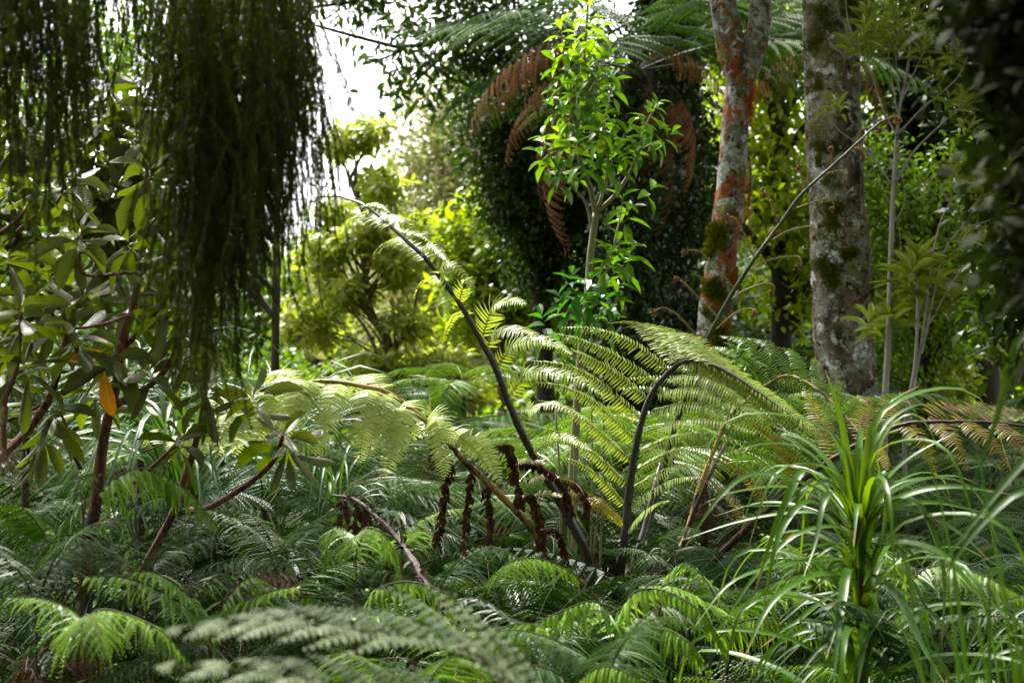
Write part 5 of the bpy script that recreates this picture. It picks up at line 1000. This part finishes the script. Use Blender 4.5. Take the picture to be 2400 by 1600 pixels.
# ------------------------------------------------------------------ understory ferns
def ground_fern(x, y, key, n, L, lab, group=None, h=.0, pitch=0.0, name='fern', az0=None):
    b = Vector((x, y, gz(x, y))); root = empty(name, b, lab, 'fern', group); a0 = random.random()*6.28 if az0 is None else az0
    for i in range(n):
        place_frond(root, key, Vector((0, 0, h)), a0+i*2*math.pi/n+random.uniform(-.25, .25), L*random.uniform(.8, 1.15), pitch+random.uniform(-.2, .15), random.uniform(-.25, .25))
    return root
avoid = [(base.x, base.y)]
pts = []
tries = 0
while len(pts) < 210 and tries < 9000:
    tries += 1; y = random.uniform(2.0, 10.0); x = random.uniform(-.42*y-.5, .42*y+.5)
    if all((x-a_)**2+(y-b_)**2 > (.22+.032*y)**2 for a_, b_ in pts): pts.append((x, y))
for x, y in pts:
    # height that keeps the fern tops on the line where the photograph has them
    lim = lerp(.62, .82, min(1, (y-2)/5)); L = random.uniform(.85, 1.15)*lim*1.3
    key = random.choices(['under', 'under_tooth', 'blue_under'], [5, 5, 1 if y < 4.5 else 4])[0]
    lb = {'under': 'feathery dark green fern among the crowded undergrowth', 'under_tooth': 'glossy dark green fern with toothed leaflets in the crowded undergrowth', 'blue_under': 'dull blue green fern among the crowded undergrowth'}[key]
    ground_fern(x, y, key, random.choice([7, 8, 9]), L, lb, {'under': 'feathery undergrowth ferns', 'under_tooth': 'toothed undergrowth ferns', 'blue_under': 'blue green undergrowth ferns'}[key])
print('ferns', len(pts))
for k in range(60):
    y = random.uniform(2.35, 4.6); x = random.uniform(-.40*y, .40*y); hh = random.uniform(.12, .38)-(.1 if y < 2.8 else 0)
    key = random.choice(['under_tooth', 'under', 'bright_tooth', 'under_tooth']); L = random.uniform(.28, .5)
    f_ = ground_fern(x, y, key, random.choice([4, 5, 6]), L, {'under_tooth': 'small dark toothed fern poking up through the taller undergrowth', 'under': 'small dark feathery fern poking up through the taller undergrowth', 'bright_tooth': 'small bright toothed fern poking up through the taller undergrowth'}[key],
        {'under_tooth': 'small dark toothed ferns', 'under': 'small dark feathery ferns', 'bright_tooth': 'small bright toothed ferns'}[key], h=hh, pitch=-.1)
    a = Acc(); tube(a, [(0, 0, -.03), (random.uniform(-.02, .02), 0, hh*.5), (0, 0, hh)], [.012, .009, .008], 6); link('stock', a.build('stock', M['dark_bark'], True), f_)
# named bright ferns in front: crown pixel, depth, library
for x, y, d, key, L, n, lb in [
    (960,1560,2.6,'bright',.42,7,'mid green fern under the blurred frond'),
    (2150,1300,4.0,'blue_under',.6,8,'silvery fern behind the strap leaved plant'),
    (1750,1330,3.9,'blue_under',.5,8,'grey green fern at the foot of the upright black stem')]:
    q = P(x, y, d); b = Vector((q.x, q.y, gz(q.x, q.y))); root = empty('fern', b, lb, 'fern')
    for i in range(n): place_frond(root, key, q-b-Vector((0, 0, .12)), i*2*math.pi/n+random.uniform(-.25, .25), L*random.uniform(.85, 1.1), random.uniform(-.4, 0), random.uniform(-.2, .2))
    a = Acc(); tube(a, spline([tuple(b-Vector((0,0,.03))), tuple(q-Vector((0, 0, .11)))], 10), taper(.03, .02, 10), 8, bump=.3); link('stock', a.build('stock', M['dark_bark'], True, origin=b), root)
def _tpl(d_, mt_, kind):
    a_ = Acc()
    if kind == 'tooth': a_.stamp(serrate(0, .45, .3, d_, 11), np.array([[[1,0,0,0],[0,1,0,0],[0,0,1,0]]], float), r=np.zeros(1))
    else:
        m_ = 15; u = np.linspace(.04, .97, m_); lw = .5*(1-u)**.6+.04
        for sg in (1, -1): a_.stamp(KITE, frames(np.stack([u, 0*u, -d_*u*u], 1), np.stack([np.full(m_, .45), np.full(m_, sg*1.), np.full(m_, -.15)], 1), (0, 0, 1), lw, np.full(m_, .75/m_), np.full(m_, .3)), r=np.zeros(m_))
        tube(a_, [(0,0,0), (.5,0,-d_*.25), (1,0,-d_)], [.008,.006,.002], 3)
    return a_.build('pinna', M[mt_])
PT = {(k, mt): [_tpl(d, mt, k) for d in (.3, .6, .9)] for k in ('tooth', 'fine') for mt in ('fern_under_light', 'fern_under', 'fern_mid', 'fern_blue')}
def arc_fern(lb, fr_, name='fern'):
    px, py, d = fr_[0][0][0]; q0 = P(px, py, d); b = Vector((q0.x, q0.y, gz(q0.x, q0.y))); root = empty(name, b, lb, 'fern')
    for pts, L, w, n, kind, mt, hang in fr_:
        c = spline([tuple(b)]+PZ(pts) if pts[0] == fr_[0][0][0] else PZ(pts), 70); a = Acc(); tube(a, c, taper(.0035, .0011, 70), 6)
        fr = link('frond', a.build('frond', M['rachis'], True, origin=b), root); T = tangents(c); i0 = int(np.argmin(np.linalg.norm(c-np.array(list(P(*pts[1]))), axis=1)))
        for k in range(n):
            s_ = k/(n-1); i = int(lerp(i0, 69, s_)); tg = Vector(T[i]); side = Vector((0, 0, 1)).cross(tg); side = side.normalized() if side.length > .05 else Vector((0, 1, 0))
            l = L*.78*min(1, .45+s_*2.5)*(1-s_)**.5+.010; w_ = w*.8
            for sg in (1, -1):
                dd = side*sg*(1-hang*.8)+Vector((0, 0, -hang*.75))+tg*.35+Vector([random.uniform(-.12, .12) for _ in range(3)]); up = side*sg*hang*.6+Vector((0, -.15, 1))+Vector([random.uniform(-.2, .2) for _ in range(3)])
                Mx = frames(np.array([list(Vector(c[i])-b)]), np.array([list(dd)]), np.array([list(up)]), l*random.uniform(.85, 1.1), w_ if kind == 'tooth' else l*.34, l)[0]
                link('pinna', random.choice(PT[(kind, mt)]), fr, Matrix([list(q_) for q_ in Mx]+[[0, 0, 0, 1]]))
    return root
B_ = 'fern_under_light'
arc_fern('bright fern with hanging toothed leaflets arching over the red trunk base', [([(195,1230,2.95),(240,1150,2.95),(290,1108,2.95),(345,1098,2.95),(405,1125,2.95),(460,1172,2.92),(508,1232,2.9)], .09, .021, 26, 'tooth', B_, .5), ([(195,1230,2.95),(170,1180,3.0),(190,1120,3.1),(235,1110,3.2)], .05, .015, 12, 'tooth', B_, .4)])
arc_fern('dim fern frond rising upright between the two red rhododendron stems', [([(330,1460,3.1),(322,1400,3.1),(310,1320,3.1),(295,1250,3.1),(275,1190,3.1)], .055, .014, 22, 'tooth', 'fern_mid', .2)])
arc_fern('pale feathery fern spilling over at the lower left corner', [([(215,1640,2.6),(205,1500,2.6),(165,1430,2.55),(90,1400,2.5),(20,1400,2.45)], .09, .02, 26, 'fine', B_, .32), ([(215,1640,2.6),(215,1490,2.6),(225,1430,2.5),(300,1440,2.45),(380,1480,2.4),(440,1550,2.4)], .09, .02, 28, 'fine', B_, .35), ([(215,1640,2.6),(190,1500,2.6),(200,1440,2.4),(225,1470,2.3),(255,1560,2.25)], .10, .02, 22, 'fine', B_, .4)])
arc_fern('bright toothed fern arching out over the fallen dead stem', [([(830,1560,2.9),(845,1450,2.9),(880,1385,2.88),(950,1362,2.85),(1030,1382,2.82),(1095,1430,2.8),(1150,1505,2.8)], .085, .019, 28, 'tooth', B_, .6), ([(830,1560,2.9),(800,1440,2.95),(740,1400,2.95),(690,1410,2.95),(640,1450,2.95)], .07, .017, 22, 'tooth', B_, .6)])
arc_fern('bright curly fern with cascading thin fronds beside the fallen dead stem', [([(835,1400,3.1),(828,1320,3.1),(815,1250,3.1),(785,1235,3.05),(768,1275,3.0),(762,1340,3.0)], .075, .02, 26, 'fine', B_, .5), ([(835,1400,3.1),(835,1300,3.1),(850,1240,3.05),(890,1245,3.0),(925,1295,3.0),(940,1365,3.0)], .08, .02, 28, 'fine', B_, .5)])
arc_fern('large bright fern with broad hanging toothed leaflets at the lower centre', [([(1430,1600,2.9),(1440,1480,2.9),(1400,1410,2.85),(1320,1430,2.8),(1220,1480,2.75),(1120,1550,2.7)], .075, .021, 28, 'tooth', B_, .6), ([(1430,1600,2.9),(1450,1460,2.9),(1490,1385,2.88),(1570,1388,2.85),(1650,1440,2.8),(1700,1520,2.8)], .085, .021, 28, 'tooth', B_, .6), ([(1430,1600,2.9),(1470,1500,2.8),(1540,1470,2.7),(1610,1500,2.6),(1660,1570,2.6)], .08, .02, 22, 'tooth', 'fern_mid', .6)])
arc_fern('glowing green fern with comb like leaflets behind the strap leaved stem', [([(1660,1600,3.2),(1680,1500,3.2),(1740,1455,3.2),(1820,1450,3.15),(1900,1475,3.15),(1970,1530,3.1)], .085, .016, 30, 'tooth', B_, .75)])
arc_fern('olive fern arching at the foot of the black stems', [([(1180,1450,3.7),(1160,1370,3.7),(1190,1318,3.65),(1260,1308,3.6),(1330,1335,3.6),(1370,1375,3.6)], .11, .02, 26, 'fine', 'fern_mid', .45), ([(1180,1450,3.7),(1140,1380,3.75),(1100,1350,3.8),(1040,1360,3.8)], .09, .02, 20, 'fine', 'fern_mid', .45)])
arc_fern('pale fern sweeping right under the strap leaved plant', [([(2130,1450,3.3),(2140,1360,3.3),(2190,1325,3.3),(2270,1335,3.25),(2350,1370,3.2),(2430,1420,3.2)], .10, .02, 28, 'fine', B_, .4)])
arc_fern('grey green fern standing left of the reddish fern stem', [([(1540,1400,4.0),(1545,1310,4.0),(1560,1260,4.0),(1600,1235,3.95),(1640,1245,3.9)], .10, .02, 20, 'fine', 'fern_blue', .2)])
arc_fern('blue tinged toothed fern creeping along the bottom centre', [([(1350,1700,2.6),(1330,1600,2.6),(1260,1560,2.55),(1180,1580,2.5)], .07, .018, 20, 'tooth', 'fern_blue', .5), ([(1350,1700,2.6),(1360,1600,2.6),(1420,1560,2.55),(1500,1590,2.5)], .07, .018, 20, 'tooth', B_, .5)])
slots = [(60,1330,2.9),(140,1230,3.4),(360,1300,3.3),(480,1420,2.9),(640,1260,3.9),(700,1430,3.0),(1010,1330,3.7),(1090,1480,3.0),(1250,1500,3.0),(1700,1400,3.4),(1420,1520,2.7),(2100,1500,3.0),(2330,1330,3.6),(1900,1330,3.8),(40,1180,4.0),(930,1230,4.6)]
for k, (x, y, d) in enumerate(slots):
    kind = ['fine', 'tooth'][k % 2] if k % 5 else 'fine'; mt = ['fern_under', 'fern_mid', 'fern_under', B_, 'fern_blue', 'fern_under'][k % 6]; fr_ = []
    bx = x+random.uniform(-30, 30)
    for m_ in range(4):
        dr = (-1 if m_ % 2 else 1)*random.uniform(.5, 1); sp_ = random.uniform(150, 260)*3/d; dz = random.uniform(-.35, .1); hh = random.uniform(60, 170)*3/d
        fr_.append(([(bx, y+230, d), (bx+dr*15, y+60, d), (bx+dr*sp_*.4, y+60-hh*.6, d+dz*.4), (bx+dr*sp_*.9, y+60-hh*.95, d+dz*.8), (bx+dr*sp_*1.4, y+60-hh*random.uniform(.6, 1.1), d+dz)], random.uniform(.09, .14), random.uniform(.016, .022), random.choice([20, 22, 24]), kind, mt, random.uniform(.0, .25)))
    tone = {'fern_under': 'dark green', 'fern_mid': 'mid green', B_: 'bright green', 'fern_blue': 'blue green'}[mt]; form = {'fine': 'feathery', 'tooth': 'toothed'}[kind]
    near = ['at the far left edge','left of the red trunk','between the two red stems','below the leaning red stem','under the pale drooping frond','above the blurred front frond','right of the leaning dead stem','beside the grey log','right of the grey log','left of the strap leaved plant','at the bottom centre','right of the strap leaved stem','near the right edge','behind the strap leaved crown','far left behind the red trunk','behind the leaning dead stem'][k]
    arc_fern(f'{tone} {form} fern with loose spreading fronds {near}', fr_)
# brown dead fern heaps
for x, y, d, lb in [(1600,1370,3.9,'heap of brown dead fern fronds at the foot of the black stems'), (560,1330,3.3,'brown withered fern in the dark undergrowth'), (60,1520,2.9,'brown withered fern at the left edge')]:
    q = P(x, y, d); b = Vector((q.x, q.y, gz(q.x, q.y))); root = empty('dead_fern', b, lb, 'dead fern')
    for i in range(7): place_frond(root, 'dead_under', q-b-Vector((0, 0, .05)), random.random()*6.28, .32, random.uniform(-.5, 0))
# dark narrow fern at left edge
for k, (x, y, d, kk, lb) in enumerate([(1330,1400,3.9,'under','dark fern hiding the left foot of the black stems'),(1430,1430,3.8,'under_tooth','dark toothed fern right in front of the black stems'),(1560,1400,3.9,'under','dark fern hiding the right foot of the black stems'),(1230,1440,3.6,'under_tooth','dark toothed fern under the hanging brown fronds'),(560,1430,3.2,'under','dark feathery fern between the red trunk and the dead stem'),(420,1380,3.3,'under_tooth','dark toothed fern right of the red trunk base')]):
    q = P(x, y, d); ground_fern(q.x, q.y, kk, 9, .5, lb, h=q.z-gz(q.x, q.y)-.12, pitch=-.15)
root = ground_fern(P(40,1250,3.3).x, 3.3, 'under_tooth', 8, .75, 'dark shaded fern at the left edge below the rhododendron', h=.25)

# ------------------------------------------------------------------ blurred frond in front
base = Vector((.12, 1.75, gz(.12, 1.75)))
nf = empty('fern', base, 'out of focus pale blue green frond across the bottom of the view', 'fern')
cr = P(1250, 1850, 1.15)
def near_frond(pts, w, npin, L, mats):
    c = spline(PZ(pts), 60); a = Acc(); tube(a, c, taper(.004, .0015, 60), 6); fr = link('frond', a.build('frond', M['rachis'], True, origin=base), nf)
    T = tangents(c)
    for k in range(npin):
        s = k/(npin-1); i = int(lerp(8, 58, s)); q = Vector(c[i]); tg = Vector(T[i]); l = L*(1-s)**.7*min(1, .6+s*3)+.015
        for sg in (1, -1):
            sd = Vector((0, sg*1.0, -.05 if sg < 0 else .12)); d = (sd*.75+tg*.95).normalized(); e = q+d*l-Vector((0, 0, .08*l)); mid = q.lerp(e, .5)+Vector((0, 0, .06*l))
            link('pinna', pinna_mesh([q, mid, e], w, 13, mats, (0, -.3, 1), origin=base, gap=.75), fr)
mN = [M['fern_blue_pale'], M['rachis']]
near_frond([(1420,1950,1.7),(1300,1720,1.68),(1120,1540,1.66),(920,1490,1.64),(680,1460,1.62),(400,1475,1.62)], .036, 12, .20, mN)
near_frond([(1420,1950,1.7),(1200,1780,1.62),(960,1650,1.58),(700,1585,1.56),(380,1560,1.56)], .036, 10, .17, mN)
near_frond([(1420,1950,1.7),(1260,1680,1.72),(1150,1560,1.74),(1040,1480,1.75),(960,1450,1.76)], .03, 9, .09, mN)
a = Acc(); tube(a, spline([tuple(base-Vector((0,0,.05))), tuple(P(1420,1950,1.7)-Vector((0,0,.1))), tuple(P(1420,1950,1.7))], 16), taper(.03, .008, 16), 8, bump=.3); link('stock', a.build('stock', M['dark_bark'], True, origin=base), nf)

# ------------------------------------------------------------------ weeping conifer, close, upper left
wb = Vector((-1.1, 1.5, gz(-1.1, 1.5)))
wc = empty('weeping_conifer', wb, 'weeping conifer hanging dark needle curtains over the upper left', 'conifer')
a = Acc(); cw = spline([tuple(wb-Vector((0,0,.1))), (-1.15, 1.5, 1.2), (-1.1, 1.55, 2.4), (-1.0, 1.6, 4.0)], 40); tube(a, cw, taper(.09, .05, 40), 16, bump=.2); link('trunk', a.build('trunk', M['dark_bark'], True, origin=wb), wc)
def spray_mesh(seed, L=.3):
    rs = np.random.RandomState(seed); a = Acc(); P0 = []; D0 = []
    n = 24; t = np.linspace(0, 1, n); amp = rs.uniform(.01, .025)
    c = np.stack([amp*np.sin(t*rs.uniform(2, 5)+rs.rand()*6)*t, amp*np.sin(t*4+rs.rand()*6)*t, -L*t], 1); strands = [c]
    for k in range(9):
        i = rs.randint(0, 15); l = L*rs.uniform(.3, .65); m = 16; u = np.linspace(0, 1, m); dx, dy = rs.normal(size=2)*.035
        s = c[i]+np.stack([dx*u**.6+.004*np.sin(u*9+k), dy*u**.6, -l*u], 1); strands.append(s)
    for s in strands:
        tube(a, s, .0009, 3, cap=False); m = int(len(s)*5.5); idx = rs.rand(m)*(len(s)-1); i0 = idx.astype(int); i1 = np.minimum(i0+1, len(s)-1); f = (idx-i0)[:, None]
        P0.append(s[i0]*(1-f)+s[i1]*f); d = rs.normal(size=(m, 3))*.7; d[:, 2] -= 1.1; D0.append(d)
    pos = np.vstack(P0); dirs = np.vstack(D0); m = len(pos); LL = rs.uniform(.006, .013, m)
    q = (np.array([(0, -.5, 0), (0, .5, 0), (1, 0, 0)], float), [(0, 1, 2)], np.zeros((3, 2))); a.stamp(q, frames(pos, dirs, rs.normal(size=(m, 3)), LL, LL*.22, LL), r=rs.rand(m)*.3)
    return a.build('spray', M['weep'])
SP = [spray_mesh(i) for i in range(7)]
nsp = 0; extra = Acc()
# curtains: x centre, half-width, top y, bottom y, depth, number
curt = [(30,60,-260,330,1.65,12),(120,60,-260,400,1.7,11),(10,45,-260,520,1.75,5),(195,45,-260,330,1.8,6),(260,50,-260,250,1.9,5),(345,35,-260,170,1.9,4),(410,30,-260,430,1.75,7),(450,30,-260,720,1.7,12),(490,26,-260,900,1.68,17),(535,28,-260,880,1.72,14),(590,30,-260,700,1.7,10),(635,28,-260,620,1.7,10),(680,22,-260,640,1.75,9),(712,12,-100,520,1.85,4),(560,80,-260,250,1.85,7)]
for x, hw, y0, y1, d, n in curt:
    dd = d = d+.45; n = int(n*1.15); a = Acc()
    # carrying bough just above and behind the curtain
    b0 = Vector(cw[30]); e = P(x, y0-40, d+.1); 
    tube(a, spline([tuple(b0), tuple(b0.lerp(e, .5)+Vector((0, 0, .12))), tuple(e), tuple(P(x, lerp(y0, y1, .35), d+.05))], 20), taper(.008, .0015, 20), 6, bump=.2)
    bo = link('bough', a.build('bough', M['dark_bark'], True, origin=wb), wc)
    for k in range(n):
        s = (k+random.random())/n; xx = x+random.gauss(0, .5)*hw; Lp = .42/(PX*d); top = lerp(y0, y1-Lp*.92, s**.8)+random.uniform(-40, 40)
        sc = random.uniform(.65, 1.25); q = P(xx, top, d+random.uniform(-.12, .15))-wb
        link('spray', random.choice(SP), bo, Matrix.Translation(q) @ Matrix.Rotation(random.random()*6.28, 4, 'Z') @ Matrix.Rotation(random.uniform(-.12, .12), 4, 'X') @ Matrix.Diagonal((sc*1.1, sc*1.1, sc*1.35, 1))); nsp += 1
print('sprays', nsp, 'objects', len(bpy.data.objects))

# ------------------------------------------------------------------ near dark shrub at the right edge
b = Vector((P(2560,900,1.5).x, 1.5, gz(.6, 1.5))); ns_ = empty('dark_near_shrub', b, 'out of focus dark leafy shrub along the right edge', 'shrub')
a = Acc(); cs = spline([tuple(b-Vector((0,0,.05))), P(2540,900,1.5), P(2500,300,1.5), P(2450,-200,1.5)], 30); tube(a, cs, taper(.02, .01, 30), 8)
mesh, Q = crown_mesh('foliage', [B(2400,100,1.5,.05,.1,.09), B(2450,300,1.5,.04,.1,.12), B(2460,560,1.5,.03,.08,.10), B(2370,-60,1.5,.08,.12,.06), B(2480,750,1.5,.03,.08,.08)], 2200, .03, M['bg_brown'], clump=.05, origin=b)
limbs(a, cs, Q, 14, .005); link('stem', a.build('stem', M['dark_bark'], True, origin=b), ns_); o = link('foliage', mesh, ns_); o['kind'] = 'stuff'

tot = sum(sum(len(p.vertices)-2 for p in me.polygons) if False else len(me.loops)-2*len(me.polygons) for me in bpy.data.meshes)
print('unique tris', tot, 'objects', len(bpy.data.objects))
